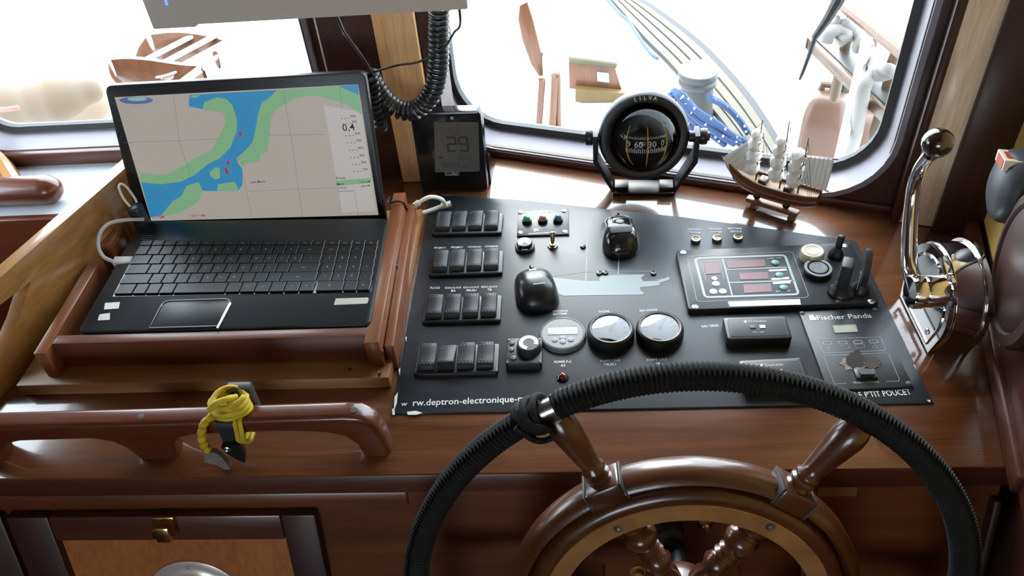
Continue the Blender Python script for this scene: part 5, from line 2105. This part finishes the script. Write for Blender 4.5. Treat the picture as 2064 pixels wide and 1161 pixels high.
for s_, z_ in ((0.62, 1.084), (0.34, 1.087)):
    g.tube([Vector((xc + 0.004 + 0.0185 * s_ * math.cos(a), 0.5755 + 0.0150 * s_ * math.sin(a), z_ + 0.0025 * math.sin(2 * a))) for a in [2 * PI * i / 20 for i in range(20)]], 0.0038, 8, closed=True)
g.tube(spline([Vector((xc - 0.010, 0.563, 1.091)), Vector((xc - 0.002, 0.566, 1.097)), Vector((xc + 0.010, 0.570, 1.099)), Vector((xc + 0.018, 0.578, 1.094))], 6), 0.0036, 8)
g.build('cord_coil', YELLOW, o, 180)
for dx in (0.0125, 0.0182):
    g = G()
    P = [Vector((xc + dx + 0.001 * math.sin(k), 0.5765 + (0.0165 + 0.005) * math.cos(a), 1.050 + 0.0215 * math.sin(a))) for k, a in enumerate([R(70) + R(205) * i / 18 for i in range(19)])]
    g.tube(P, 0.0029, 7)
    g.build('cord_turn', YELLOW, o)
g = G()
P = spline([Vector((xc - 0.011, 0.566, 1.078)), Vector((xc - 0.022, 0.558, 1.072)), Vector((xc - 0.0265, 0.552, 1.060)), Vector((xc - 0.0285, 0.550, 1.046)), Vector((xc - 0.0275, 0.5505, 1.032))], 8)
Q = [p + Vector((0.0012 * math.sin(i * 1.1), 0.0012 * math.cos(i * 1.1), 0)) for i, p in enumerate(P)]
g.tube(Q, [0.0042 + 0.0011 * math.sin(i * 1.1) for i in range(len(Q))], 8)
g.build('cord_tail', YELLOW, o, 180)
g = G()
g.prism(rpoly([(xc - 0.036, 1.016), (xc - 0.030, 1.033), (xc - 0.018, 1.035), (xc - 0.012, 1.026), (xc - 0.008, 1.002), (xc - 0.016, 1.0005), (xc - 0.022, 1.010)], 0.003), 0.546, 0.553, 0.001, M=frame((0, 0, 0), (1, 0, 0), (0, 0, 1), (0, 1, 0)))
g.build('fabric_end', mat('grey_tape', (0.20, 0.18, 0.15), 0.8, var=0.3, vscale=90), o)

# ------------------------------------------------------------------ steering wheel
WT = R(13.2)
WNn = Vector((0, -math.cos(WT), math.sin(WT)))
WUp = Vector((0, math.sin(WT), math.cos(WT)))
WC = FP + WNn * 0.10 + Vector((0.108, 0, 0)) + WUp * (-0.085)
MW_ = frame(WC, (1, 0, 0), WUp, WNn)
o = wheel = thing('steering_wheel', 'wooden ship wheel with a brass ring and black cord-wrapped outer rim', 'wheel', WC)
WM[o.name] = Matrix.Translation(WC)


def wp(px, py, off=0.0):
    q = MW_.inverted() @ onp(px, py, WC + WNn * off, WNn)
    return q


RM = 0.2835
g = G()
N = 180
g.tube([MW_ @ Vector((RM * math.cos(2 * PI * k / N), RM * math.sin(2 * PI * k / N), 0)) for k in range(N)], 0.0105, 14, closed=True)
g.build('rim', STEEL, o)
q = wp(1104, 815)
gap = math.atan2(q.y, q.x)
# the cord: one long spiral about the rim, left open at the bare spot
turns = 400
steps = 9
a_start, a_end = gap - R(1.4), gap + R(1.6) - 2 * PI
P = []
tot = turns * steps
for k in range(tot + 1):
    th = a_start + (a_end - a_start) * k / tot
    ph = 2 * PI * k / steps
    er = Vector((math.cos(th), math.sin(th), 0))
    P.append(MW_ @ (er * (RM + 0.0118 * math.cos(ph)) + Vector((0, 0, 0.0118 * math.sin(ph)))))
g = G()
g.tube(P, 0.0024, 5)
cw = g.build('cord_wrapping', CORDWRAP, o, 60)
g = G()
P = []
for k in range(turns * 2 + 1):
    th = a_start + (a_end - a_start) * k / (turns * 2)
    ph = R(38) + R(15) * (1 if k % 2 else -1)
    er = Vector((math.cos(th), math.sin(th), 0))
    P.append(MW_ @ (er * (RM + 0.0148 * math.cos(ph)) + Vector((0, 0, 0.0148 * math.sin(ph)))))
g.tube(P, 0.0013, 5)
g.build('hitched_ridge', CORDWRAP, cw, 60)
# the bulky knot beside the bare spot
g = G()
for j, (da, rr2, w2) in enumerate(((1.9, 0.0155, 0.0035), (3.2, 0.0165, 0.0038), (4.6, 0.0160, 0.0036), (6.0, 0.0148, 0.0032))):
    th = gap + R(da)
    er = Vector((math.cos(th), math.sin(th), 0))
    et = Vector((-math.sin(th), math.cos(th), 0))
    P = [MW_ @ (er * (RM + rr2 * math.cos(a)) + Vector((0, 0, rr2 * math.sin(a))) + et * 0.004 * math.sin(a + j)) for a in [2 * PI * i / 20 for i in range(20)]]
    g.tube(P, w2, 7, closed=True)
th = gap + R(2.5)
er = Vector((math.cos(th), math.sin(th), 0))
et = Vector((-math.sin(th), math.cos(th), 0))
P = spline([MW_ @ (er * (RM + a) + et * b + Vector((0, 0, c_))) for a, b, c_ in ((0.016, 0.012, 0.006), (0.004, 0.004, 0.019), (-0.012, -0.006, 0.016), (-0.026, -0.002, 0.006), (-0.024, 0.010, 0.008), (-0.010, 0.014, 0.017), (0.008, 0.020, 0.016))], 8)
g.tube(P, 0.0032, 7)
g.build('cord_knot', CORDWRAP, cw, 60)
# felloe: outer moulding, inner ring, brass ring
g = G()
g.lathe([(0.1600, -0.020), (0.1760, -0.019), (0.1815, -0.012), (0.1825, 0.000), (0.1800, 0.010), (0.1745, 0.0160), (0.1700, 0.0170), (0.1668, 0.0125), (0.1650, 0.0050), (0.1640, 0.0)], 96, MW_, cap=False)
g.build('outer_felloe', W_WHEEL, o, 60)
g = G()
g.lathe([(0.1290, -0.020), (0.1640, -0.020), (0.1640, 0.0), (0.1634, 0.0085), (0.1612, 0.0140), (0.1570, 0.0178), (0.1500, 0.0190), (0.1480, 0.0180), (0.1290, 0.0180), (0.1275, 0.014), (0.1270, -0.016), (0.1290, -0.020)], 96, MW_, cap=False)
g.build('inner_felloe', W_WHEEL, o, 60)
g = G()
g.lathe([(0.1488, 0.0178), (0.1488, 0.0202), (0.1482, 0.0208), (0.1296, 0.0208), (0.1290, 0.0202), (0.1290, 0.0178)], 96, MW_, cap=False)
br_ = g.build('brass_ring', BRASS, o)
pa = [wp(1130, 850), wp(1740, 850), wp(1240, 990), wp(1585, 985)]
aL = math.atan2(pa[0].y, pa[0].x)
aR = math.atan2(pa[1].y, pa[1].x)
ANG = [aR, aL, aL + R(67), aR - R(67), R(244), R(296)]
for a in ANG:
    ez_ = MW_.to_3x3() @ Vector((math.cos(a), math.sin(a), 0))
    M = axis_frame(WC, ez_, tuple(WNn))
    g = G()
    g.lathe([(0.0, 0.176), (0.0115, 0.176), (0.0120, 0.1835), (0.0125, 0.186), (0.0100, 0.1885), (0.0128, 0.1915), (0.0130, 0.194), (0.0102, 0.1965), (0.0122, 0.199), (0.0124, 0.2015), (0.0100, 0.2040), (0.0108, 0.212), (0.0128, 0.228), (0.0150, 0.246), (0.0160, 0.256), (0.0150, 0.266), (0.0120, 0.273), (0.0, 0.276)], 28, M)
    h = g.build('handle', W_SPOKE, o, 50)
    for s in (-1, 1):
        g = G()
        g.box(s * 0.0195 - 0.0012, s * 0.0195 + 0.0012, -0.0155, 0.0172, 0.1640, 0.1855, 0.0006, M=M)
        g.build('metal_cheek', DARKGREY, h)
    g = G()
    g.box(-0.0185, 0.0185, -0.016, 0.0180, 0.1630, 0.1860, 0.003, M=M)
    g.build('spoke_block', W_WHEEL, o)
    g = G()
    g.lathe([(0.0, 0.02), (0.0118, 0.02), (0.0130, 0.040), (0.0100, 0.046), (0.0118, 0.052), (0.0153, 0.060), (0.0118, 0.068), (0.0100, 0.070), (0.0136, 0.074), (0.0100, 0.078), (0.0130, 0.0815), (0.0100, 0.085), (0.0147, 0.091), (0.0177, 0.099), (0.0153, 0.106), (0.0118, 0.109), (0.0147, 0.112), (0.0116, 0.115), (0.0136, 0.118), (0.0142, 0.130)], 28, M)
    g.build('inner_spoke', W_SPOKE, o, 50)
for px, py in ((1246, 1065), (1552, 1061)):
    q = wp(px, py, 0.0208)
    g = G()
    Ms = MW_ @ Matrix.Translation((q.x, q.y, 0.0208))
    g.lathe([(0.0050, -0.0004), (0.0048, 0.0008), (0.0022, 0.0008), (0.0, 0.0001)], 16, Ms)
    g.build('ring_screw', STEEL, br_)
g = G()
g.lathe([(0.0, -0.024), (0.026, -0.024), (0.030, -0.016), (0.030, 0.010), (0.027, 0.016), (0.018, 0.019), (0.0, 0.020)], 40, MW_)
hb = g.build('hub', W_WHEEL, o, 50)
g = G()
g.lathe([(0.0, -0.105), (0.013, -0.105), (0.013, -0.02)], 20, MW_, cap=True)
g.build('shaft', BLACK, hb)
# steering pedestal pieces on the console front, seen through the wheel
cxw = 0.108
hub_d = (WC - FP).dot(FD)
mnt = thing('wheel_mount', 'wooden backing plate with bolts on the console front behind the wheel', 'mount', FP + Vector((cxw, 0, 0)) + FD * 0.12)
g = G()
shape = []
for k in range(36):
    a = 2 * PI * k / 36
    r_ = 0.096 + 0.010 * math.cos(5 * (a - PI / 2)) + 0.004 * math.cos(10 * a)
    shape.append((cxw + r_ * math.cos(a), -hub_d - 0.012 + r_ * math.sin(a) * 0.95))
g.prism(shape, -0.007, 0.012, 0.003, M=MF)
g.build('backing_plate', W_FRONT, mnt)
for px, py, m_, r_ in ((1421, 1058, BRASS_BRIGHT, 0.0085), (1286, 1152, BRASS, 0.0095)):
    x, d_ = fr(px, py, 0.014)
    g = G()
    g.lathe([(r_, 0), (r_, 0.003), (r_ * 0.8, 0.0045), (r_ * 0.6, 0.003), (r_ * 0.6, 0.008), (r_ * 0.5, 0.0095), (0, 0.010)], 20, MF @ Matrix.Translation((x, -d_, 0.012)))
    g.build('bolt', m_, mnt)
x, d_ = fr(1352, 1088, 0.03)
g = G()
g.lathe([(0.017, 0), (0.017, 0.024), (0.012, 0.028), (0.0, 0.028)], 20, MF @ Matrix.Translation((x, -d_, 0.010)))
g.build('bushing', BLACK, mnt)

# ------------------------------------------------------------------ white monitor hanging from the ceiling
YM = 0.85
ml, mr = aty(308, 61, YM), aty(946, 36, YM)
st_ = aty(400, 50, YM)
o = thing('hanging_monitor', 'pale grey monitor hung from the ceiling, its lower edge with a blue light', 'monitor', ((ml.x + mr.x) / 2, YM + 0.02, 1.56))
zb = (st_.z + mr.z) / 2 + 0.004
g = G()
g.box(ml.x, mr.x, YM, YM + 0.030, zb, zb + 0.275, 0.003)
g.box(ml.x, aty(398, 60, YM).x, YM + 0.0003, YM + 0.024, ml.z, zb + 0.006, 0.0025)
g.build('case', MONITOR_SHELL, o)
g = G()
g.box(ml.x + 0.016, mr.x - 0.016, YM - 0.0008, YM + 0.001, zb + 0.045, zb + 0.258, 0.0005)
g.build('screen', BLACK_GLOSS, o)
p = aty(335, 5, YM)
g = G()
g.box(p.x - 0.0012, p.x + 0.0012, YM - 0.0012, YM + 0.001, p.z - 0.003, p.z + 0.003, 0.0005)
g.build('power_light', emit('blue_led', (0.12, 0.22, 1.0), 2.2), o)
g = G()
g.box((ml.x + mr.x) / 2 - 0.03, (ml.x + mr.x) / 2 + 0.03, YM + 0.030, YM + 0.060, zb + 0.12, Z_CEIL, 0.003)
g.build('ceiling_bracket', STEEL, o)

# ------------------------------------------------------------------ coiled handset cord and thin cables
YCO = 1.075
cp = [aty(x, y, YCO) for x, y in ((886, 8), (884, 60), (884, 120), (878, 168), (862, 202), (836, 222), (804, 220), (776, 200), (756, 172), (744, 148))]
o = thing('coiled_cord', 'black coiled handset cord hanging in a loop beside the post', 'cord', cp[0])
P = spline(cp, 14)
g = G()
g.tube(helix(P, 0.0125, 0.0082, 12), 0.0034, 6)
g.build('coil', CABLE_B, o, 60)
g = G()
g.tube(spline([cp[0], cp[0] + Vector((0.005, 0.0, 0.18)), cp[0] + Vector((0.0, -0.01, Z_CEIL - cp[0].z - 0.001))], 6), 0.0031, 8)
g.build('upper_lead', CABLE_B, o)
g = G()
P2 = spline([aty(x, y, YCO - 0.012) for x, y in ((745, 150), (752, 178), (757, 208), (764, 238), (768, 262))], 8)
g.tube(helix(P2, 0.0085, 0.0085, 10), 0.0030, 6)
g.build('coil_end', CABLE_B, o, 60)
pts = [aty(755, 152, YCO - 0.016), aty(728, 112, 1.06), aty(702, 76, 1.02), aty(684, 44, 0.94), Vector((aty(684, 44, 0.94).x, 0.885, 1.50))]
cable('thin_cable', 'thin black cable running up from the coil to the hanging monitor', pts, 0.0024, CABLE_B)
pts = [aty(752, 145, YCO - 0.016), aty(800, 132, YCO - 0.022), aty(846, 124, YCO - 0.02), aty(893, 98, YCO - 0.02), aty(915, 66, YCO - 0.06), aty(928, 38, 0.90), Vector((aty(928, 38, 0.90).x, 0.872, 1.47))]
cable('thin_cable', 'thin black cable tied across the post to the right corner of the monitor', pts, 0.0017, CABLE_B)

# ------------------------------------------------------------------ outside: the foredeck
ZD = 0.40
g = G()
g.prism([(-9, 1.40), (-0.2, 1.36), (1.0, 0.9), (5, 0.9), (5, 9), (-9, 9)], ZD - 0.05, ZD)
struct('ground_foredeck', g, DECKWHITE)
g = G()
g.box(-60, 60, 9.0, 120, -1.2, -1.0)
g.box(-60, -9, -20, 9, -1.2, -1.0)
g.box(5, 60, -20, 9, -1.2, -1.0)
struct('sea', g, mat('harbour_water', (0.35, 0.42, 0.44), 0.15, bump=0.3, bscale=6))
# side deck of teak planks
Oc = spline([at(x, y, ZD) for x, y in ((1250, -14), (1272, 0), (1310, 22), (1385, 78), (1440, 130), (1500, 200), (1545, 268), (1590, 350))], 5)
Ic = spline([at(x, y, ZD) for x, y in ((1205, -14), (1226, 0), (1258, 36), (1300, 85), (1340, 125), (1385, 175), (1445, 240), (1520, 340))], 5)
sdk = None
n = min(len(Oc), len(Ic))
g = G()
vs = []
for i in range(n):
    for z in (ZD + 0.001, ZD + 0.012):
        vs += [Vector((Oc[i].x + 0.02, Oc[i].y + 0.02, z)), Vector((Ic[i].x, Ic[i].y, z))]
fs = []
for i in range(n - 1):
    a_, b_ = 4 * i, 4 * (i + 1)
    fs += [(a_ + 2, b_ + 2, b_ + 3, a_ + 3), (a_, a_ + 2, b_ + 2, b_), (a_ + 1, b_ + 1, b_ + 3, a_ + 3)]
g.add(vs, fs)
sdk = struct('side_deck_floor', g, CAULK)
for k in range(4):
    f0, f1 = k * 0.25 + 0.02, k * 0.25 + 0.215
    vs = []
    for i in range(n):
        for z in (ZD + 0.010, ZD + 0.016):
            for f in (f0, f1):
                q = Ic[i].lerp(Oc[i], f)
                vs.append(Vector((q.x, q.y, z)))
    fs = []
    for i in range(n - 1):
        a_, b_ = 4 * i, 4 * (i + 1)
        fs += [(a_ + 2, a_ + 3, b_ + 3, b_ + 2), (a_, b_, b_ + 2, a_ + 2), (a_ + 1, a_ + 3, b_ + 3, b_ + 1)]
    g = G()
    g.add(vs, fs)
    g.build('plank', TEAK, sdk)
OUT_W = wood('outside_varnished_wood', (0.100, 0.036, 0.014), (0.155, 0.062, 0.025), 'Z', 0.4, 0.3)
OUT_Y = mat('yellow_ledge_wood', (0.115, 0.075, 0.022), 0.5, var=0.1, vscale=20)
# winch with blue rope
wb = at(1400, 232, ZD)
k_ = mpp(wb)
wr_ = 36 * k_
wtop = aty(1400, 135, wb.y).z
hW = wtop - ZD
o = thing('winch', 'grey drum winch with a white cap on the foredeck, hung with blue rope', 'winch', wb)
g = G()
M = T(wb.x, wb.y, ZD)
g.lathe([(wr_ * 1.05, 0), (wr_ * 0.92, hW * 0.2), (wr_ * 0.88, hW * 0.62), (wr_ * 1.02, hW * 0.68), (wr_ * 1.04, hW * 0.74), (wr_ * 0.98, hW * 0.78), (wr_ * 1.06, hW * 0.82), (wr_ * 1.06, hW * 0.92), (wr_ * 0.9, hW * 0.95)], 32, M)
g.build('drum', mat('grey_drum', (0.042, 0.045, 0.045), 0.5), o)
g = G()
g.lathe([(wr_ * 1.0, hW * 0.93), (wr_ * 0.95, hW * 0.99), (wr_ * 0.5, hW * 1.02), (0, hW * 1.03)], 32, M)
g.build('cap', WHITE, o)
BLUE = mat('blue_rope', (0.017, 0.048, 0.135), 0.7, bump=0.6, bscale=300)
o = thing('blue_rope', 'bundle of blue rope flecked with white hanging from the winch', 'rope', at(1440, 260, ZD))
for pts in (((1358, 182, .66), (1375, 215, .60), (1400, 245, .53), (1432, 270, .47), (1462, 292, .43)), ((1352, 190, .65), (1366, 225, .58), (1392, 255, .50), (1425, 280, .44)), ((1366, 186, .66), (1396, 218, .60), (1440, 246, .53), (1475, 272, .47), (1500, 284, .43)), ((1430, 196, .62), (1462, 214, .55), (1488, 240, .48), (1508, 268, .43)), ((1362, 186, .665), (1390, 226, .58), (1430, 258, .51), (1480, 290, .44)), ((1374, 190, .65), (1410, 230, .57), (1455, 262, .49), (1490, 288, .44))):
    P = spline([at(x, y, z) for x, y, z in pts], 8)
    g = G()
    g.tube(P, 0.0105, 8)
    s_ = g.build('strand', BLUE, o)
    g = G()
    for i in range(2, len(P) - 1, 3):
        g.ball(P[i] + (EYE - P[i]).normalized() * 0.0075 + Vector((0.003 * (-1) ** i, 0, 0)), 0.0055, n=6)
    g.build('white_flecks', PRINT, s_)
o = thing('deck_line', 'light blue and white line lying along the inner edge of the side deck', 'rope', at(1290, 90, ZD))
P = spline([at(x, y, ZD + 0.02) for x, y in ((1222, -4), (1248, 26), (1268, 44), (1290, 78), (1312, 108), (1325, 118))], 8)
g = G()
g.tube(P, 0.007, 8)
g.build('line', mat('pale_blue_line', (0.05, 0.07, 0.11), 0.7), o)
# mast step with battens and the long varnished board
yb = at(1112, 262, ZD).y
o = thing('mast_step', 'white mast foot with brown battens seen beyond window 2', 'mast', at(1120, 262, ZD))
p0, p1 = aty(1100, 262, yb), aty(1150, 262, yb)
g = G()
g.box(p0.x, p1.x, yb, yb + 0.10, ZD, aty(1125, 112, yb).z, 0.01)
g.build('post', WHITE, o)
for xa, xb, ya, w_ in ((1085, 1092, 160, 9), (1113, 1119, 152, 11), (1127, 1125, 150, 6)):
    a_, b_ = aty(xa, 262, yb - 0.02), aty(xb, ya, yb - 0.02)
    g = G()
    g.tube([a_, b_], w_ * mpp(a_) * 0.8, 8)
    g.build('batten', OUT_W, o)
g = G()
bd = [aty(x, y, yb + 0.02) for x, y in ((1047, 12), (1063, 4), (1075, 40), (1092, 110), (1104, 152), (1086, 155), (1070, 130), (1052, 80), (1044, 40))]
o = thing('varnished_board', 'long curved varnished board leaning above the mast foot', 'board', bd[0])
g.prism([(p.x, p.z) for p in bd], -yb - 0.045, -yb - 0.02, 0.004, M=frame((0, 0, 0), (1, 0, 0), (0, 0, 1), (0, -1, 0)))
g.build('board', OUT_W, o)
# hatch house and its yellow ledge
yh = at(1200, 200, ZD).y
o = thing('hatch_house', 'small brown wooden hatch with a little window on the foredeck', 'hatch', at(1200, 200, ZD))
hp = [aty(x, y, yh) for x, y in ((1134, 178), (1255, 186), (1238, 132), (1130, 117))]
g = G()
g.prism([(p.x, p.z) for p in hp], -yh - 0.25, -yh, 0.003, M=frame((0, 0, 0), (1, 0, 0), (0, 0, 1), (0, -1, 0)))
g.build('house', OUT_W, o)
g = G()
a_, b_ = aty(1124, 116, yh), aty(1242, 131, yh)
g.tube([a_ + Vector((0, -0.01, 0.004)), b_ + Vector((0, -0.01, 0.004))], 0.010, 8)
g.build('top_moulding', TEAK, o)
g = G()
hw = [aty(x, y, yh - 0.002) for x, y in ((1204, 163), (1228, 166), (1227, 147), (1203, 144))]
g.prism([(p.x, p.z) for p in hw], -yh - 0.003, -yh + 0.006, 0.001, M=frame((0, 0, 0), (1, 0, 0), (0, 0, 1), (0, -1, 0)))
g.build('hatch_window', mat('hatch_glass', (0.30, 0.30, 0.28), 0.1), o)
g = G()
lg_ = [aty(x, y, yh - 0.03) for x, y in ((1160, 206), (1269, 208), (1268, 190), (1160, 179))]
g.prism([(p.x, p.z) for p in lg_], -yh + 0.002, -yh + 0.03, 0.003, M=frame((0, 0, 0), (1, 0, 0), (0, 0, 1), (0, -1, 0)))
g.build('ledge', OUT_Y, o)
# pin rail, pins, rope and upper rail
ZR = 0.86
o = thing('pin_rail', 'brown pin rail with wooden belaying pins on the right of the foredeck', 'rail', at(1730, 140, ZR))
a_, b_ = at(1655, 85, ZR), at(1795, 215, ZR)
dd = (b_ - a_).normalized()
nn = Vector((-dd.y, dd.x, 0))
MP = frame(a_, dd, nn, (0, 0, 1))
Lp = (b_ - a_).length
g = G()
g.box(-0.04, Lp + 0.25, -0.02, 0.075, -0.03, 0.0, 0.004, M=MP)
g.build('rail_board', wood('pin_rail_wood', (0.075, 0.040, 0.020), (0.105, 0.058, 0.030), 'X', 0.4, 0.3), o)
g = G()
g.box(-0.04, Lp + 0.25, -0.008, 0.075, 0.0, 0.004, 0.001, M=MP)
g.build('metal_capping', mat('worn_grey_metal', (0.055, 0.053, 0.050), 0.4, 0.2, var=0.5, vscale=30), o)
for t, x in enumerate((0.04, 0.14, 0.24)):
    g = G()
    g.lathe([(0.010, -0.13), (0.013, -0.11), (0.012, 0.02), (0.016, 0.03), (0.014, 0.07), (0.010, 0.11), (0, 0.115)], 14, MP @ Matrix.Translation((x + 0.02, 0.03, 0)))
    g.build('belaying_pin', mat('pin_wood', (0.095, 0.062, 0.034), 0.5) if t == 0 else bpy.data.materials['pin_wood'], o)
for x in (Lp + 0.2,):
    g = G()
    g.box(x - 0.02, x + 0.02, 0.0, 0.04, ZD - ZR, -0.03, 0.004, M=MP)
    g.build('rail_post', OUT_W, o)
ROPE = mat('white_rope', (0.21, 0.20, 0.187), 0.7, bump=0.8, bscale=260)
o = thing('white_rope', 'thick white rope made fast on the pin rail and hanging down', 'rope', at(1740, 140, ZR))
for pts, r_ in ((((1680, 40, .97), (1688, 55, .95), (1706, 50, .96), (1720, 66, .94), (1742, 88, .93), (1755, 112, .92), (1765, 140, .92), (1752, 158, .92), (1741, 178, .90), (1735, 215, .84), (1728, 255, .76), (1720, 290, .68), (1712, 318, .60)), 0.015), (((1664, 84, .93), (1672, 66, .95), (1690, 62, .95), (1705, 72, .94), (1690, 84, .93)), 0.015), (((1766, 142, .93), (1790, 140, .95), (1796, 146, .94), (1778, 152, .93), (1760, 150, .93)), 0.013), (((1740, 92, .92), (1728, 96, .92), (1738, 82, .94), (1752, 92, .94)), 0.013)):
    g = G()
    P = spline([at(x, y, z) for x, y, z in pts], 8)
    g.tube(P, r_, 10)
    g.build('strand', ROPE, o, 180)
o = thing('upper_rail', 'thin brown handrail above the pin rail outside', 'rail', at(1760, 60, 1.0))
a_, b_ = at(1690, 2, 1.0), at(1826, 112, 1.0)
d_ = b_ - a_
g = G()
g.tube([a_ - d_ * 0.5, b_ + d_ * 0.6], 0.014, 10)
g.build('rail_pole', OUT_W, o)
for t in (-0.45, 0.5, 1.5):
    q = a_ + d_ * t
    g = G()
    g.tube([Vector((q.x, q.y, ZD)), q], 0.012, 8)
    g.build('stanchion', WHITE, o)
# jerrycans
CAN = mat('copper_plastic', (0.115, 0.062, 0.042), 0.4, var=0.06, vscale=8)
for nm, (cx_, cy_), (px0, px1), lab in (('a', (1690, 322), (1636, 1722), 'taller copper-brown jerrycan under the pin rail'), ('b', (1752, 330), (1712, 1800), 'copper-brown jerrycan in the corner of window 2, behind the hanging rope')):
    zt_ = 0.70 if nm == 'a' else 0.64
    b0 = at(cx_, cy_ + 28, ZD)
    q0, q1 = at(px0, 235 if nm == 'a' else 275, zt_ - 0.06), at(px1, 255 if nm == 'a' else 285, zt_ - 0.06)
    w = (q1 - q0).length
    c_ = (q0 + q1) / 2
    M = T(c_.x, c_.y + 0.06, ZD, math.atan2(q1.y - q0.y, q1.x - q0.x) * 0.6)
    o = thing('jerrycan', lab, 'jerrycan', (c_.x, c_.y + 0.06, ZD), 'jerrycans on the foredeck')
    g = G()
    h = zt_ - ZD
    bm = bmesh.new()
    bmesh.ops.create_cube(bm, size=1)
    for v in bm.verts:
        tz = v.co.z > 0
        v.co = Vector((v.co.x * w * (0.80 if tz else 1), v.co.y * 0.17 * (0.70 if tz else 1), (h if tz else 0)))
    bmesh.ops.subdivide_edges(bm, edges=[e for e in bm.edges if abs(e.verts[0].co.z - e.verts[1].co.z) > 0.1], cuts=1)
    for v in bm.verts:
        if 0.02 < v.co.z < h - 0.02:
            v.co.z = h * 0.80
            v.co.x = math.copysign(w * 0.5, v.co.x)
            v.co.y = math.copysign(0.085, v.co.y)
    bmesh.ops.bevel(bm, geom=bm.edges[:], offset=0.018, segments=3, affect='EDGES', profile=0.5)
    g.bm(bm, M)
    g.build('body', CAN, o)
    g = G()
    g.lathe([(0.026, h - 0.006), (0.026, h + 0.022), (0.022, h + 0.026), (0, h + 0.026)], 18, M @ Matrix.Translation((w * 0.22, 0.02, 0)))
    g.build('cap', BLACK_SOFT, o)
    g = G()
    g.tube([M @ Vector((-w * 0.22, 0, h - 0.004)), M @ Vector((-w * 0.20, 0, h + 0.014)), M @ Vector((w * 0.02, 0, h + 0.014)), M @ Vector((w * 0.04, 0, h - 0.004))], 0.010, 8)
    g.build('carry_handle', CAN, o)
# wiper on the outside of window 2
o = thing('window_wiper', 'dark grey wiper arm on the outside of window 2', 'wiper', MR @ Vector((0.49, 0.066, 1.25)))
wo = W0 - WN * 0.088
g = G()
P = [onp(x, y, wo, WN) for x, y in ((1712, -60), (1690, 0), (1668, 38), (1643, 74))]
g.tube(P, [0.010, 0.009, 0.007, 0.005], 8)
g.build('arm', RUBBER, o)
g = G()
P = [onp(x, y, wo, WN) for x, y in ((1646, 66), (1632, 108), (1618, 146), (1612, 160))]
g.tube(P, [0.004, 0.0035, 0.003, 0.002], 8)
g.build('blade', RUBBER, o)
# left window: a rolled sail cover and two rowing boats
o = thing('sail_cover', 'crumpled beige canvas cover lying outside window 1', 'canvas', at(90, 200, 0.85))
for seed, pts, r0 in ((1, ((-30, 205), (20, 212), (70, 208), (120, 200), (165, 188), (205, 176)), 0.055), (2, ((-30, 240), (30, 246), (90, 240), (150, 224), (215, 205)), 0.085)):
    random.seed(seed)
    P = spline([at(x, y, 0.80 - 0.12 * (seed - 1)) for x, y in pts], 8)
    g = G()
    m_ = len(P) - 1
    g.tube(P, [r0 * (0.25 + 0.75 * min(1, (m_ - i) / 14) ** 0.5) * (1 + 0.10 * math.sin(i * 0.30 + seed) + 0.03 * math.sin(i * 0.9)) for i in range(len(P))], 16)
    g.build('canvas_roll', mat('beige_canvas_%d' % seed, (0.150, 0.110, 0.074) if seed == 1 else (0.20, 0.15, 0.105), 0.8, bump=0.3, bscale=12), o)
g = G()
P = spline([at(x, y, 0.86) for x, y in ((-20, 222), (18, 220), (38, 217))], 5)
g.tube(P, 0.006, 6)
g.build('red_line', mat('red_cord', (0.50, 0.12, 0.10), 0.6), o)


def rowboat(name, label, cpx, ax_px, halfw, deep, thw, zz, outer=None):
    a_, b_ = at(*ax_px[0], zz), at(*ax_px[1], zz)
    c_ = (a_ + b_) / 2
    d_ = (b_ - a_).normalized()
    nrm = Vector((-d_.y, d_.x, 0))
    Lh = (b_ - a_).length / 2
    M = frame(c_, d_, nrm, (0, 0, 1))
    t = thing(name, label, 'boat', (c_.x, c_.y, ZD), None)
    vs, fs = [], []
    nx, na = 16, 10
    for side in (0, 1):
        for i in range(nx + 1):
            u = -1 + 2 * i / nx
            w = halfw * max(0.02, (1 - abs(u) ** 2.4)) ** 0.7 * (1 - 0.05 * side)
            dp = deep * (1 - 0.55 * abs(u) ** 2) * (1 - 0.06 * side)
            for j in range(na + 1):
                a = PI * j / na
                vs.append((u * Lh * (1 - 0.02 * side), w * math.cos(a), 0.05 * u * u - dp * math.sin(a) ** 0.8))
    k = na + 1
    off = (nx + 1) * k
    hv = vs[:off]
    q_ = [(i * k + j, i * k + k + j, i * k + k + j + 1, i * k + j + 1) for i in range(nx) for j in range(na)]
    g = G()
    g.add(hv, q_, M)
    g.build('hull', outer or OUT_W, t, 60)
    g = G()
    g.add(vs[off:], [f_[::-1] for f_ in q_], M)
    g.build('inner_planking', OUT_W, t, 60)
    for x in thw:
        g = G()
        w = halfw * (1 - abs(x) ** 2.4) ** 0.7
        g.box(x * Lh - 0.012, x * Lh + 0.012, -w, w, 0.0, 0.012, 0.003, M=M)
        g.build('thwart', WHITE, t)
    for s in (-1, 1):
        g = G()
        g.tube([M @ Vector((u * Lh, s * halfw * max(0.02, (1 - abs(u) ** 2.4)) ** 0.7, 0.05 * u * u + 0.004)) for u in [-1 + 2 * i / 20 for i in range(21)]], 0.005, 6)
        g.build('gunwale', WHITE, t)
    return t


rowboat('rowing_boat', 'small brown rowing boat with white thwarts, above the laptop screen', None, ((308, 98), (442, 134)), 0.17, 0.13, (-0.62, -0.15, 0.32, 0.72), 0.55, DECKWHITE)
rowboat('rowing_boat', 'brown boat hull partly hidden behind the upper left corner of the laptop', None, ((232, 150), (420, 172)), 0.11, 0.14, (0.5,), 0.60)
